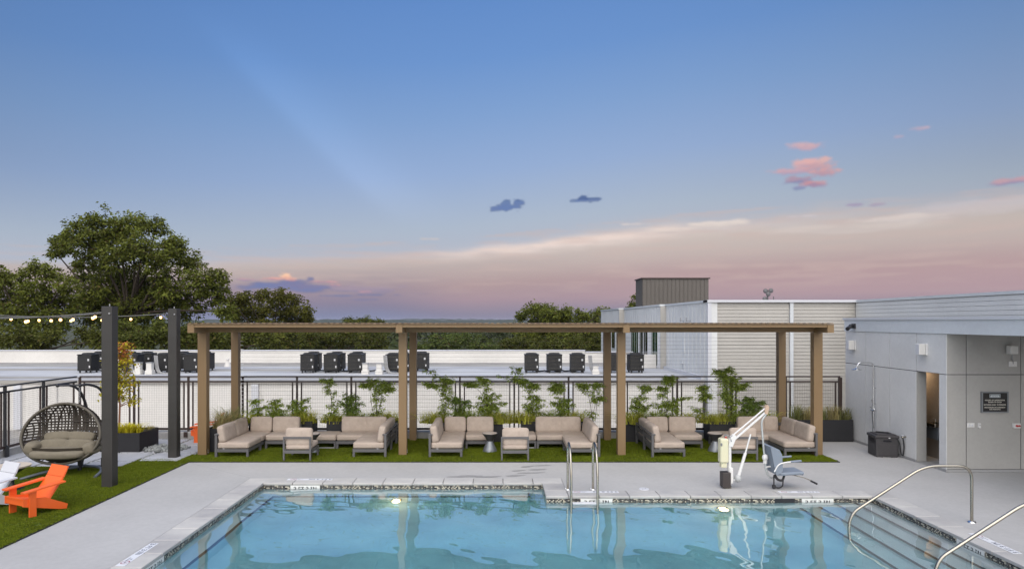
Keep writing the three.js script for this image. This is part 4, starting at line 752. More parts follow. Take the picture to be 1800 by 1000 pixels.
  for (let k = 0; k < 16; k++) { const x0 = lerp(9.55, 13.8, k / 16), x1 = lerp(9.55, 13.8, (k + 1) / 16); part('seam_panel', [box(x0 + 0.01, x1 - 0.01, 4.1, 6.12, 44.0, 44.045), box(x0 - 0.015, x0 + 0.009, 4.1, 6.12, 43.97, 44.045)], M.penthouse, p); }
  for (let k = 0; k < 6; k++) part('seam_panel', [box(9.52, 9.558, 4.1, 6.12, lerp(44.05, 46.1, k / 6) + 0.01, lerp(44.05, 46.1, (k + 1) / 6) - 0.01)], M.penthouse, p);
  part('cap', box(9.46, 13.88, 6.142, 6.22, 43.92, 46.2), M.railBrown, p);
  const a = thing('rooftop_antenna', 'small cluster of dish antennas and mast on the roof beside the penthouse', 'antenna', [16.0, 4.2, 40]);
  part('mast', [sweep([[16.0, 4.1, 40], [16.0, 5.25, 40]], 0.05), sweep([[16.0, 4.55, 40], [16.35, 4.55, 40], [16.35, 4.85, 40]], 0.03), sweep([[16.35, 4.1, 40], [16.35, 4.6, 40]], 0.03)], M.frameGrey, a);
  for (const [dx, y] of [[-0.16, 5.18], [0.16, 5.2], [0.0, 5.0], [-0.2, 4.72]]) part('dish', ball(16.0 + dx, y, 39.9, 0.14, 1, 1, 0.5), M.frameGrey, a);
  part('base_tray', box(14.9, 16.1, 4.13, 4.34, 39.6, 40.4), M.penthouse, a);
}

// ---------------------------------------------------------------- lounge seating: three U-shaped groups
const cushionEdge = 0.035;
function makeSectional(s) {                            // s = 1: arm on the left, open to the right; -1 mirrored. Local x from the outer side
  const X = (a, b) => (s > 0 ? [a, b] : [-b, -a]), bx = (a, b, y0, y1, d0, d1) => box(...X(a, b), y0, y1, d0, d1), rb = (a, b, y0, y1, d0, d1, r = cushionEdge) => pad(...X(a, b), y0, y1, d0, d1, r, 0.010, rr(0, 9));
  const t = thing('sectional_sofa', '', 'sofa', [0, 0, 0], { isLocal: true, group: 'corner sofas of the lounge groups' }), F = M.frameGrey;
  for (const d of [0.0, 0.95, 1.90]) part('arm_post', bx(0, 0.055, 0, 0.56, d, d + 0.075), F, t);
  part('arm_rail', rbox(...X(-0.01, 0.1), 0.562, 0.597, -0.005, 1.98, 0.008, 2), F, t);
  for (const [y0, y1] of [[0.24, 0.34], [0.40, 0.50]]) part('arm_slat', bx(0.012, 0.04, y0, y1, 0.08, 1.9), F, t);
  part('seat_rail', bx(0.056, 0.84, 0.145, 0.222, 0.0, 0.05), F, t); part('seat_rail', bx(0.785, 0.84, 0.145, 0.222, 0.055, 1.13), F, t); part('seat_rail', bx(0.056, 0.78, 0.15, 0.215, 0.055, 1.9), F, t);
  for (const d of [0.0, 0.90]) part('leg', bx(0.785, 0.84, 0, 0.144, d, d + 0.055), F, t);
  part('back_post', bx(0.80, 0.85, 0, 0.56, 1.90, 1.96), F, t); part('back_rail', bx(0.05, 0.85, 0.5, 0.58, 1.93, 1.965), F, t);
  part('seat_cushion', rb(0.06, 0.835, 0.226, 0.382, 0.012, 0.985), M.cushion, t); part('seat_cushion', rb(0.06, 0.835, 0.226, 0.38, 0.992, 1.90), M.cushion, t);
  const lean = (g) => { g.translate(s * -0.14, -0.38, 0); g.rotateZ(s * 0.16); g.translate(s * 0.14, 0.385, 0); return g; };
  part('back_cushion', lean(rb(0.075, 0.255, 0.36, 0.775, 0.03, 0.875, 0.05)), M.cushion, t); part('back_cushion', lean(rb(0.075, 0.255, 0.36, 0.77, 0.885, 1.72, 0.05)), M.cushion, t);
  const cb = rb(0.27, 0.845, 0.36, 0.765, 1.70, 1.88, 0.05); cb.translate(0, -0.38, 1.8); cb.rotateX(-0.13); cb.translate(0, 0.385, -1.8); part('back_cushion', cb, M.cushion, t);
  part('care_tag', bx(0.2, 0.24, 0.222, 0.238, 0.004, 0.012), M.labelWhite, t);
  return t;
}
function makeArmless() {
  const t = thing('armless_sofa_seat', '', 'sofa seat', [0, 0, 0], { isLocal: true, group: 'armless seats of the lounge groups' }), F = M.frameGrey, w = 0.375;
  for (const x of [-w, w - 0.055]) for (const d of [0, 0.78]) part('leg', box(x, x + 0.055, 0, d ? 0.56 : 0.144, d, d + 0.055), F, t);
  part('seat_rail', box(-w, w, 0.145, 0.222, 0.003, 0.05), F, t); for (const x of [-w + 0.003, w - 0.05]) part('seat_rail', box(x, x + 0.047, 0.145, 0.222, 0.055, 0.78), F, t);
  part('back_rail', [box(-w + 0.056, w - 0.056, 0.48, 0.56, 0.79, 0.825), box(-w + 0.056, w - 0.056, 0.24, 0.32, 0.79, 0.825)], F, t);
  part('seat_cushion', pad(-w + 0.004, w - 0.004, 0.226, 0.38, 0.01, 0.77, cushionEdge, 0.010, rr(0, 9)), M.cushion, t);
  const c = pad(-w + 0.015, w - 0.015, 0.36, 0.77, 0.56, 0.74, 0.045, 0.010, rr(0, 9)); c.translate(0, -0.38, 0.66); c.rotateX(-0.13); c.translate(0, 0.385, -0.66); part('back_cushion', c, M.cushion, t);
  return t;
}
function makeOttoman() {
  const t = thing('ottoman', '', 'ottoman', [0, 0, 0], { isLocal: true, group: 'backless seats of the lounge groups' }), F = M.frameGrey, w = 0.375;
  for (const x of [-w, w - 0.045]) for (const d of [0, 0.7]) part('leg', box(x, x + 0.045, 0, 0.17, d, d + 0.045), F, t);
  part('seat_rail', [box(-w, w, 0.172, 0.222, 0.003, 0.04), box(-w, w, 0.172, 0.222, 0.71, 0.745)], F, t); for (const x of [-w + 0.002, w - 0.04]) part('seat_rail', box(x, x + 0.038, 0.172, 0.222, 0.045, 0.705), F, t);
  part('stretcher', [box(-w + 0.05, w - 0.05, 0.03, 0.055, 0.012, 0.03), box(-w + 0.05, w - 0.05, 0.03, 0.055, 0.71, 0.73)], M.galv, t);
  part('seat_cushion', pad(-w + 0.004, w - 0.004, 0.226, 0.375, 0.01, 0.74, cushionEdge, 0.010, rr(0, 9)), M.cushion, t);
  return t;
}
function makeLounge() {                                // seen from behind: it faces away from the camera
  const t = thing('lounge_chair', '', 'lounge chair', [0, 0, 0], { isLocal: true, group: 'lounge chairs facing the sofas' }), F = M.frameGrey, w = 0.34;
  for (const x of [-w, w - 0.04]) { part('leg', box(x, x + 0.04, 0, 0.6, 0, 0.045), F, t); part('leg', box(x, x + 0.04, 0, 0.2, 0.7, 0.75), F, t); part('seat_rail', box(x, x + 0.04, 0.2, 0.275, 0.046, 0.75), F, t); }
  part('back_rail', box(-w + 0.041, w - 0.041, 0.555, 0.6, 0, 0.035), F, t); part('back_rail', box(-w + 0.041, w - 0.041, 0.2, 0.275, 0, 0.035), F, t); part('seat_rail', box(-w + 0.041, w - 0.041, 0.2, 0.275, 0.7, 0.745), F, t);
  part('seat_cushion', pad(-w + 0.045, w - 0.02, 0.28, 0.40, 0.04, 0.78, cushionEdge, 0.010, rr(0, 9)), M.cushion, t);
  const c = pad(-w + 0.04, w - 0.005, 0.37, 0.79, 0.045, 0.2, 0.045, 0.010, rr(0, 9)); c.translate(0, -0.38, 0.12); c.rotateX(-0.1); c.translate(0, 0.385, -0.12); part('back_cushion', c, M.cushion, t);
  return t;
}
function makeDrum() {
  const t = thing('side_table', '', 'side table', [0, 0, 0], { isLocal: true, group: 'hourglass side tables on the lawn' });
  part('base', lathe([[0, 0.0], [0.185, 0.0], [0.19, 0.02], [0.165, 0.09], [0.09, 0.24], [0.075, 0.285]], 0, 0, 0), M.gunmetal, t);
  part('bowl', lathe([[0.072, 0.27], [0.08, 0.30], [0.13, 0.39], [0.2, 0.47], [0.205, 0.485], [0.19, 0.49], [0, 0.488]], 0, 0, 0), M.tableDark, t);
  part('table_top', cyl(0, 0.489, 0.498, 0, 0.188, 0.186, 32), M.tableTop, t);
  return t;
}
{
  const L = makeSectional(1), R = makeSectional(-1), A = makeArmless(), O = makeOttoman(), C = makeLounge(), D = makeDrum();
  const groups = [['left', -4.85, 17.0, 0.04, [0.10, 17.72]], ['middle', 0.487, 17.0, 0, [-0.62, 17.8]], ['right', 6.05, 17.0, 0, [-0.3, 17.8]]];
  groups.forEach(([n, cx, d, dx, tb], i) => {
    const g = 'the ' + n + ' lounge group';
    const put = (o, at, label) => { if (i === 0) { o.position.copy(V(...at)); o.userData.label = label; } else copyOf(o, at, label, o.rotation.y); };
    put(L, [cx - 2.14, 0, d], 'beige corner sofa at the left end of ' + g + ', arm toward the left');
    put(R, [cx + (i === 2 ? 2.05 : 2.14), 0, i === 2 ? d + 0.1 : d], 'beige corner sofa at the right end of ' + g + ', arm toward the right');
    put(A, [cx - 0.895, 0, d + 1.13], 'beige armless seat beside the left corner sofa of ' + g);
    if (i === 0) { const a2 = copyOf(A, [cx + 1.0, 0, d + 1.13], 'beige armless seat beside the right corner sofa of ' + g); } else copyOf(A, [cx + 1.0, 0, d + 1.13], 'beige armless seat beside the right corner sofa of ' + g);
    put(O, [cx + 0.235, 0, d + 1.13], 'beige backless ottoman at the back of ' + g);
    put(C, [cx + dx, 0, 16.55], 'beige lounge chair seen from behind in front of ' + g);
    put(D, [cx + tb[0], 0, tb[1]], i === 1 ? 'dark hourglass side table standing free in the middle lounge group' : 'dark hourglass side table mostly hidden behind the lounge chair of ' + g);
  });
}

// ---------------------------------------------------------------- planters
function planterBox(x0, x1, d0, d1, h, label) {
  const t = thing('planter_box', label, 'planter', [(x0 + x1) / 2, 0, d0], { group: 'black planters' }), w = 0.03;
  part('wall', [box(x0, x1, 0.012, h, d0, d0 + w), box(x0, x1, 0.012, h, d1 - w, d1), box(x0, x0 + w, 0.012, h, d0 + w, d1 - w), box(x1 - w, x1, 0.012, h, d0 + w, d1 - w)], M.planter, t);
  part('soil', box(x0 + w, x1 - w, 0.1, h - 0.05, d0 + w, d1 - w), M.soil, t);
}
planterBox(-10.2, -9.18, 17.6, 18.6, 0.52, 'black planter with the young maple behind the near grey post');
planterBox(-7.5, -7.02, 17.66, 19.0, 0.62, 'tall narrow black planter left of the left lounge group');
planterBox(-6.9, -5.12, 19.1, 19.66, 0.6, 'black planter behind the left half of the left lounge group');
planterBox(-4.72, -2.75, 19.1, 19.66, 0.6, 'black planter behind the right half of the left lounge group');
planterBox(-1.62, 0.22, 19.1, 19.66, 0.6, 'black planter behind the left half of the middle lounge group');
planterBox(0.74, 2.6, 19.1, 19.66, 0.6, 'black planter behind the right half of the middle lounge group');
planterBox(3.64, 5.62, 19.1, 19.66, 0.6, 'black planter behind the left half of the right lounge group');
planterBox(6.02, 7.85, 19.1, 19.66, 0.6, 'black planter behind the right half of the right lounge group');
planterBox(8.42, 10.12, 19.25, 19.69, 0.62, 'long black planter between the last pergola post and the white wall');

// ---------------------------------------------------------------- leaves, grasses, shrubs
function leafMesh(name, leaves, parent, mat) {         // leaves: [x, y, d, dx, dy, dd, length, width, colour]; a folded blade of four triangles' worth of relief
  const n = leaves.length, pos = new Float32Array(n * 12), nor = new Float32Array(n * 12), col = new Float32Array(n * 12), idx = new Uint32Array(n * 6), o = origin.get(parent);
  const p = new THREE.Vector3(), d = new THREE.Vector3(), s = new THREE.Vector3(), u = new THREE.Vector3();
  for (let i = 0; i < n; i++) {
    const [x, y, z, dx, dy, dd, len, wid, c] = leaves[i];
    p.set(x - o.x, y - o.y, -z - o.z); d.set(dx, dy, -dd).normalize();
    s.set(rr(-1, 1), rr(-0.6, 0.6), rr(-1, 1)); s.addScaledVector(d, -s.dot(d)).normalize(); u.crossVectors(s, d); if (u.y < 0) { u.negate(); s.negate(); }
    const droop = len * rr(0.05, 0.25), A = i * 12;
    const put = (k, a, b, e) => { pos[A + k * 3] = p.x + d.x * a + s.x * b + u.x * e; pos[A + k * 3 + 1] = p.y + d.y * a + s.y * b + u.y * e - (k === 2 ? droop : 0); pos[A + k * 3 + 2] = p.z + d.z * a + s.z * b + u.z * e; nor[A + k * 3] = u.x + s.x * b / wid; nor[A + k * 3 + 1] = u.y + s.y * b / wid; nor[A + k * 3 + 2] = u.z + s.z * b / wid; for (let q = 0; q < 3; q++) col[A + k * 3 + q] = c[q]; };
    put(0, 0, 0, 0); put(1, len * 0.45, wid / 2, -wid * 0.12); put(2, len, 0, 0); put(3, len * 0.45, -wid / 2, -wid * 0.12);
    idx.set([i * 4, i * 4 + 1, i * 4 + 2, i * 4, i * 4 + 2, i * 4 + 3], i * 6);
  }
  const g = new THREE.BufferGeometry();
  g.setAttribute('position', new THREE.BufferAttribute(pos, 3)); g.setAttribute('normal', new THREE.BufferAttribute(nor, 3)); g.setAttribute('color', new THREE.BufferAttribute(col, 3)); g.setIndex(new THREE.BufferAttribute(idx, 1));
  return partOf(name, g, mat, parent, { kind: 'stuff' });
}
const tint = (c, k, j = 0.15) => { const f = k * rr(1 - j, 1 + j); return [c[0] * f * rr(0.94, 1.06), c[1] * f, c[2] * f * rr(0.9, 1.1)]; };
// canes with drooping sprays of leaflets
function shrub(label, x, d, base, canes, colour, { spread = 0.19, group = 'leafy shrubs in the planters', leaf = 0.075, dense = 3.2 } = {}) {
  const t = thing('leafy_shrub', label, 'shrub', [x, base, d], { group }), stems = [], leaves = [];
  for (const [tx, ty, td, from] of canes) {            // cane tip, and the share of the cane below which it is bare
    const pts = [], bx = x + rr(-0.06, 0.06), bd = d + rr(-0.05, 0.05), sx = rr(-0.05, 0.05);
    for (let k = 0; k <= 8; k++) { const s = k / 8; pts.push([lerp(bx, tx, s * s * 0.6 + s * 0.4) + Math.sin(s * 5) * sx, lerp(base, ty, Math.sin(s * Math.PI / 2)), lerp(bd, td, s)]); }
    stems.push(sweep(pts, 0.008, 0.003, 5));
    const n = Math.round((ty - base) * 15 * dense);
    for (let k = 0; k < n; k++) {
      const s = lerp(from ?? 0.04, 1, Math.pow(rnd(), 0.75)), i = Math.min(7, Math.floor(s * 8)), f = s * 8 - i, P = [0, 1, 2].map((c) => lerp(pts[i][c], pts[i + 1][c], f));
      const a = rr(0, 6.28), sp = spread * rr(0.5, 1.3), ox = Math.cos(a) * sp, od = Math.sin(a) * sp * 0.8, oy = rr(-0.05, 0.08), m = 8 + Math.floor(rnd() * 8);
      stems.push(sweep([P, [P[0] + ox * 0.9, P[1] + oy + 0.03, P[2] + od * 0.9]], 0.0035, 0.002, 3, false));
      for (let q = 0; q < m; q++) { const w = rr(0.25, 1.05), b = rr(0, 6.28); leaves.push([P[0] + ox * w, P[1] + oy * w + rr(-0.02, 0.03), P[2] + od * w, ox / sp * 0.5 + Math.cos(b) * 0.8, rr(-0.9, 0.25), od / sp * 0.5 + Math.sin(b) * 0.8, leaf * rr(0.7, 1.4), leaf * rr(0.24, 0.38), tint(colour, 1, 0.4)]); }
    }
  }
  part('stem', stems, M.stem, t); leafMesh('foliage', leaves, t, M.plantLeaf);
}
// arching blades
function grassClump(label, x, d, base, w, h, colour, n = 260, { lean = 0, group = 'ornamental grasses in the planters', width = 0.008, name = 'ornamental_grass', dd = 0.5 } = {}) {
  const t = thing(name, label, 'ornamental grass', [x, base, d], { group }), pos = [], col = [], idx = [], o = origin.get(t);
  for (let i = 0; i < n; i++) {
    const a = rr(0, 6.28), bx = x + Math.cos(a) * w * 0.4 * rnd(), bd = d + Math.sin(a) * w * dd * 0.5 * rnd(), dir = rr(0, 6.28), reach = w * rr(0.1, 0.85), H = h * rr(0.3, 1.15), wd = width * rr(0.7, 1.4), c = tint(colour, 1, 0.35), s = pos.length / 3;
    const px = -Math.sin(dir) * wd, pd = Math.cos(dir) * wd;
    for (let k = 0; k <= 4; k++) { const u = k / 4, r = reach * u * u + lean * u * H, y = base + H * (u * 1.25 - 0.5 * u * u * u), q = 1 - u * 0.92; const X = bx + Math.cos(dir) * r, D = bd + Math.sin(dir) * r * dd; pos.push(X + px * q - o.x, y - o.y, -(D + pd * q) - o.z, X - px * q - o.x, y - o.y, -(D - pd * q) - o.z); const k2 = 0.85 + 0.25 * u; col.push(c[0] * k2, c[1] * k2, c[2] * k2, c[0] * k2, c[1] * k2, c[2] * k2); }
    for (let k = 0; k < 4; k++) { const v = s + k * 2; idx.push(v, v + 1, v + 2, v + 1, v + 3, v + 2); }
  }
  const g = new THREE.BufferGeometry(); g.setAttribute('position', new THREE.Float32BufferAttribute(pos, 3)); g.setAttribute('color', new THREE.Float32BufferAttribute(col, 3)); g.setIndex(idx); g.computeVertexNormals();
  partOf('blades', g, M.blade, t, { kind: 'stuff' });
}
const LEAF = [0.31, 0.39, 0.07], LEAFD = [0.19, 0.27, 0.055], LIME = [0.50, 0.50, 0.08], GOLD = [0.58, 0.52, 0.03], STRAW = [0.40, 0.34, 0.15], OLIVE = [0.22, 0.235, 0.08];
{
  const B = 0.55, D = 19.36, K = 16.13e-3, X = (px) => (px - 870) * K, Y = (py) => 3.4 - (py - 565) * K, c = (px, py, from, dd = 0) => [X(px), Y(py), D + dd, from];
  const list = [
    ['leftmost leafy shrub behind the left lounge group, just right of the rear pergola post', 452, [c(438, 722), c(450, 704), c(462, 716), c(446, 728)], LEAF],
    ['second leafy shrub from the left behind the left lounge group', 482, [c(470, 716), c(484, 702), c(494, 712), c(502, 722), c(478, 726)], LEAF],
    ['third leafy shrub behind the left lounge group, above the planter end', 524, [c(508, 714), c(520, 706), c(532, 703), c(542, 714), c(526, 724)], LEAF],
    ['tall thin shrub with one tufted cane beside the gap between left planters', 580, [c(577, 668, 0.35), c(590, 712), c(584, 724)], LEAF],
    ['bushy green shrub in the middle of the right planter of the left group', 614, [c(600, 706), c(612, 694), c(622, 700), c(634, 710), c(606, 716), c(626, 718)], LEAFD],
    ['tall drooping shrub beside the second front pergola post', 662, [c(658, 668, 0.3), c(684, 674, 0.5), c(640, 676, 0.75), c(664, 700), c(692, 682, 0.7)], LEAF],
    ['thin leafy shrub left end of the middle group planter', 782, [c(752, 676, 0.75), c(780, 666, 0.2), c(790, 668, 0.25), c(784, 712), c(776, 724)], LEAF],
    ['dense dark leafy shrub behind the left sofa of the middle group', 806, [c(796, 704), c(808, 700), c(818, 706), c(826, 716), c(802, 718)], LEAFD],
    ['full green shrub right half of the left planter of the middle group', 858, [c(838, 712), c(848, 700), c(860, 694), c(872, 698), c(886, 708), c(892, 726), c(852, 716), c(868, 716), c(852, 666, 0.4), c(822, 676, 0.8)], LEAF],
    ['leafy shrub beside the gap of the middle group planters', 936, [c(922, 712), c(934, 696), c(946, 702), c(954, 712), c(938, 718), c(914, 668, 0.5), c(942, 676, 0.6)], LEAF],
    ['full leafy shrub behind the right corner sofa of the middle group', 990, [c(972, 708), c(982, 700), c(996, 704), c(1006, 712), c(988, 716), c(970, 682, 0.55), c(980, 676, 0.6)], LEAF],
    ['thin trailing vine left of the third rear pergola post', 1046, [c(1020, 676, 0.5), c(1052, 676, 0.3), c(1056, 700, 0.5), c(1034, 724)], LEAF],
    ['leafy shrub just right of the third front pergola post', 1124, [c(1112, 714), c(1122, 702), c(1134, 700), c(1146, 712), c(1138, 680, 0.5)], LEAF],
    ['leafy shrub with tall canes in the left planter of the right group', 1170, [c(1160, 712), c(1172, 704), c(1184, 712), c(1166, 682, 0.45), c(1178, 664, 0.6), c(1194, 718), c(1206, 700, 0.4)], LEAF],
    ['thin drifting vine left of the tallest shrub', 1232, [c(1240, 680, 0.4), c(1226, 716), c(1246, 696, 0.6)], LEAF],
    ['tallest leafy shrub with upright canes behind the right group', 1280, [c(1262, 652, 0.35), c(1282, 648, 0.2), c(1296, 666, 0.25), c(1272, 690), c(1310, 676, 0.6), c(1288, 714)], LEAF],
    ['dense dark shrub with a yellow leaf right of the tallest shrub', 1318, [c(1304, 708), c(1314, 700), c(1324, 702), c(1334, 714), c(1318, 716), c(1308, 722), c(1340, 708, 0.6)], LEAFD],
  ];
  for (const [l, px, canes, col] of list) shrub(l, X(px), D + rr(-0.12, 0.1), B, canes, col);
  const tuft = [['pale green grass tuft at the left end behind the left group', 448], ['bright grass tuft under the second shrub of the left group', 490], ['bright grass tuft spilling over the planter end of the left group', 536], ['bright grass tuft at the left end of the right planter of the left group', 588], ['bright grass tuft under the bushy shrub of the left group', 634], ['bright grass tuft beside the second front pergola post', 680], ['bright grass tuft at the left end behind the middle group', 766], ['bright grass tuft between the shrubs of the middle group', 826], ['bright grass tuft at the planter end of the middle group', 878], ['bright grass tuft at the left end of the right planter of the middle group', 922], ['bright grass tuft under the shrubs right of the middle gap', 966], ['bright grass tuft behind the right corner sofa of the middle group', 1008], ['bright grass tuft right of the third front pergola post', 1108], ['bright grass tuft behind the left sofa of the right group', 1148], ['bright grass tuft at the planter end of the right group', 1208], ['large lime grass tuft at the left end of the last shrub planter', 1256], ['lime grass tuft under the tallest shrub', 1292], ['grass tuft under the dense dark shrub of the right group', 1336]];
  tuft.forEach(([l, px], i) => grassClump(l, X(px), 19.2 + rr(-0.03, 0.15), 0.53, rr(0.9, 1.25), rr(0.32, 0.5), i % 3 === 1 ? [0.30, 0.37, 0.07] : LIME, 420, { width: 0.009 }));
  // a high vine on the cables
  shrub('thin vine climbing the cables above the middle group', X(908), 19.5, 1.6, [c(906, 648, 0.2, 0.14), c(884, 664, 0.3, 0.14), c(930, 672, 0.2, 0.14)], LEAF, { group: 'vines on the cable screen' });
  shrub('thin vine climbing the cables right of the second rear pergola post', X(760), 19.5, 1.75, [c(752, 654, 0.2, 0.14), c(774, 664, 0.2, 0.14), c(790, 672, 0.2, 0.14)], LEAF, { group: 'vines on the cable screen' });
  // feathery grasses in the end planters
  grassClump('feathery pale grass clump leaning right in the narrow planter', -7.2, 18.0, 0.58, 0.8, 0.55, STRAW, 420, { lean: 0.35, width: 0.005, group: 'feathery grasses' });
  grassClump('second feathery grass clump behind it in the narrow planter', -7.25, 18.6, 0.58, 0.9, 0.62, OLIVE, 380, { lean: 0.3, width: 0.005, group: 'feathery grasses' });
  [[8.62, OLIVE, 'feathery grass clump left end of the long black planter'], [8.95, STRAW, 'straw coloured grass clump second in the long black planter'], [9.3, OLIVE, 'spiky green grass clump right of the last pergola post'], [9.62, STRAW, 'golden grass clump fourth in the long black planter'], [9.95, [0.2, 0.2, 0.075], 'grass clump at the right end of the long black planter']].forEach(([x, cl, l]) => grassClump(l, x, 19.45, 0.58, 0.6, rr(0.45, 0.66), cl, 240, { width: 0.006, group: 'feathery grasses' }));
  // the maple planter
  grassClump('bright yellow grass clump in the maple planter, front', -9.55, 17.85, 0.47, 0.8, 0.33, GOLD, 420, { width: 0.012, group: 'yellow grasses in the maple planter' });
  grassClump('bright yellow grass clump at the left end of the maple planter', -10.05, 17.95, 0.47, 0.5, 0.3, GOLD, 240, { width: 0.012, group: 'yellow grasses in the maple planter' });
  grassClump('small brownish grass clump at the rear of the maple planter', -9.3, 18.4, 0.47, 0.3, 0.16, STRAW, 120, { width: 0.006, group: 'yellow grasses in the maple planter' });
  const m = thing('young_maple', 'slender young maple with yellow and orange leaves behind the near grey post', 'tree', [-9.98, 0.47, 18.1]), leaves = [], limbs = [sweep([[-9.98, 0.47, 18.1], [-9.96, 1.2, 18.1], [-9.98, 2.0, 18.1], [-9.96, 2.75, 18.1]], 0.03, 0.01, 7)];
  for (let k = 0; k < 80; k++) {
    const y = rr(1.25, 2.8), a = rr(0, 6.28), r = (y > 2.4 ? 0.26 : 0.38) * rr(0.4, 1), x = -9.97 + Math.cos(a) * r, d = 18.1 + Math.sin(a) * r; limbs.push(sweep([[-9.97, y - 0.15, 18.1], [x, y, d]], 0.008, 0.003, 4, false));
    for (let q = 0; q < 34; q++) leaves.push([x + rr(-0.13, 0.13), y + rr(-0.12, 0.1), d + rr(-0.13, 0.13), rr(-1, 1), rr(-0.8, 0.3), rr(-1, 1), rr(0.05, 0.085), rr(0.04, 0.06), tint(y > 2.45 && rnd() < 0.6 ? [0.5, 0.2, 0.06] : rnd() < 0.22 ? [0.46, 0.3, 0.04] : [0.42, 0.38, 0.03], 1, 0.35)]);
  }
  part('trunk', limbs, S(0.22, 0.1, 0.06, { roughness: 0.9 }), m); leafMesh('crown', leaves, m, M.plantLeaf);
}

// ---------------------------------------------------------------- hanging egg chair
{
  const cx = -9.52, cy = 0.945, cd = 15.05, A = 0.86, Bh = 0.64, C = 0.52;    // shell half width, half height, depth behind the rim
  const t = thing('hanging_chair', 'double woven egg shaped hanging chair with olive cushions on a black stand', 'hanging chair', [cx, 0, cd]);
  // the rim is a slightly egg shaped loop, tipped back; the shell bulges away from the camera
  const hw = (y) => { const v = clamp((y - cy) / Bh, -1, 1); return A * Math.sqrt(1 - v * v) * (1 - 0.09 * v); };
  const S0 = (x, y) => { const w = hw(y), q = clamp(Math.abs(x) / Math.max(w, 1e-3), 0, 1), v = (y - cy) / Bh; const k = Math.sqrt(Math.max(0, (1 - q * q) * (1 - v * v) * 1.0)); return [cx + x, y, cd - 0.1 + 0.16 * v + C * Math.pow(k, 0.8)]; };
  const rim = [], under = []; for (let i = 0; i <= 64; i++) { const a = i / 64 * Math.PI * 2, v = Math.sin(a), y = cy + Bh * v, x = A * Math.cos(a) * (1 - 0.09 * v); rim.push([cx + x, y, cd - 0.1 + 0.16 * v]); }
  part('rim', sweep(rim, 0.028, 0.028, 10, false), M.wickerRim, t);
  part('rim_binding', [sweep(rim.map(([x, y, d]) => [x, y - 0.01, d + 0.05]), 0.02, 0.02, 8, false)], M.wicker, t);
  const strands = [], ribbon = (P, w, vertical) => { const pos = [], idx = []; P.forEach(([x, y, d], i) => { const e = w / 2; vertical ? pos.push(x - e, y, -d, x + e, y, -d) : pos.push(x, y - e, -d, x, y + e, -d); if (i) { const s = i * 2; idx.push(s - 2, s - 1, s, s - 1, s + 1, s); } }); const g = new THREE.BufferGeometry(); g.setAttribute('position', new THREE.Float32BufferAttribute(pos, 3)); g.setIndex(idx); g.computeVertexNormals(); return g; };
  for (let x = -0.84; x <= 0.841; x += 0.0672) { const P = []; for (let k = 0; k <= 30; k++) { const y = cy + Bh * Math.sin((k / 30 - 0.5) * Math.PI); if (Math.abs(x) <= hw(y)) P.push(S0(x, y)); } if (P.length > 2) strands.push(ribbon(P, 0.036, true)); }
  for (let y = cy - Bh + 0.02; y < cy + Bh; y += 0.0625) { const P = [], w = hw(y); for (let k = 0; k <= 30; k++) P.push(S0(w * Math.sin((k / 30 - 0.5) * Math.PI), y)); strands.push(ribbon(P.map(([a, b, c]) => [a, b, c - 0.004]), 0.034, false)); }
  part('weave', strands, S(0.045, 0.036, 0.026, { roughness: 0.65, side: THREE.DoubleSide }), t, { kind: 'stuff' });
  for (const s of [-0.75, -0.48, -0.22, 0.0, 0.22, 0.48, 0.75]) { const P = []; for (let k = 0; k <= 20; k++) { const v = lerp(0.97, -0.2, k / 20), y = cy + Bh * v; P.push(S0(s * hw(y) * 0.95, y)); } part('rib', sweep(P, 0.016, 0.016, 6, false), M.wicker, t); }
  for (const y of [cy + 0.19, cy - 0.25]) { const P = [], w = hw(y); for (let k = 0; k <= 24; k++) P.push(S0(w * Math.sin((k / 24 - 0.5) * Math.PI), y)); part('band', sweep(P.map(([a, b, c]) => [a, b, c - 0.02]), 0.022, 0.022, 7, false), M.wicker, t); }
  { // dense woven bottom
    const g = new THREE.SphereGeometry(1, 28, 14, 0, Math.PI * 2, Math.PI * 0.62, Math.PI * 0.38); g.scale(A * 0.985, Bh * 0.985, 0.46); g.translate(cx, cy - 0.05, -(cd + 0.06)); part('bottom', g, M.wicker, t);
  }
  const pillow = (x, y, d, a, b, c, tilt = 0, roll = 0) => { const g = new THREE.SphereGeometry(1, 28, 18), p = g.attributes.position; for (let i = 0; i < p.count; i++) { const X = p.getX(i), Y = p.getY(i), Z = p.getZ(i), f = (q, e) => Math.sign(q) * Math.pow(Math.abs(q), e); const n = 1 + 0.07 * (fbm(X * 2.2 + x * 9, Y * 2.2 + Z * 2 + y * 7, 3, 0, 51) - 0.5); p.setXYZ(i, f(X, 0.55) * a * n, f(Y, 0.62) * b * n, f(Z, 0.6) * c * n); } g.computeVertexNormals(); g.rotateZ(roll); g.rotateX(tilt); g.translate(x, y, -d); return g; };
  part('seat_cushion', [pillow(cx + 0.0, 0.53, 14.93, 0.60, 0.10, 0.30, 0.1)], M.swingCloth, t);
  part('back_cushion', [pillow(cx - 0.27, 0.655, 15.16, 0.33, 0.14, 0.11, -0.25, 0.04), pillow(cx + 0.29, 0.655, 15.16, 0.33, 0.14, 0.11, -0.25, -0.03)], M.swingCloth, t);
  part('back_cushion', [pillow(cx - 0.25, 0.835, 15.27, 0.31, 0.105, 0.10, -0.3, 0.06), pillow(cx + 0.27, 0.835, 15.27, 0.31, 0.105, 0.10, -0.3, -0.05)], M.swingCloth, t);
  part('side_cushion', pillow(cx - 0.64, 0.62, 15.02, 0.13, 0.14, 0.22, 0, -0.35), M.swingCloth, t); part('side_cushion', pillow(cx + 0.65, 0.62, 15.02, 0.13, 0.14, 0.22, 0, 0.35), M.swingCloth, t);
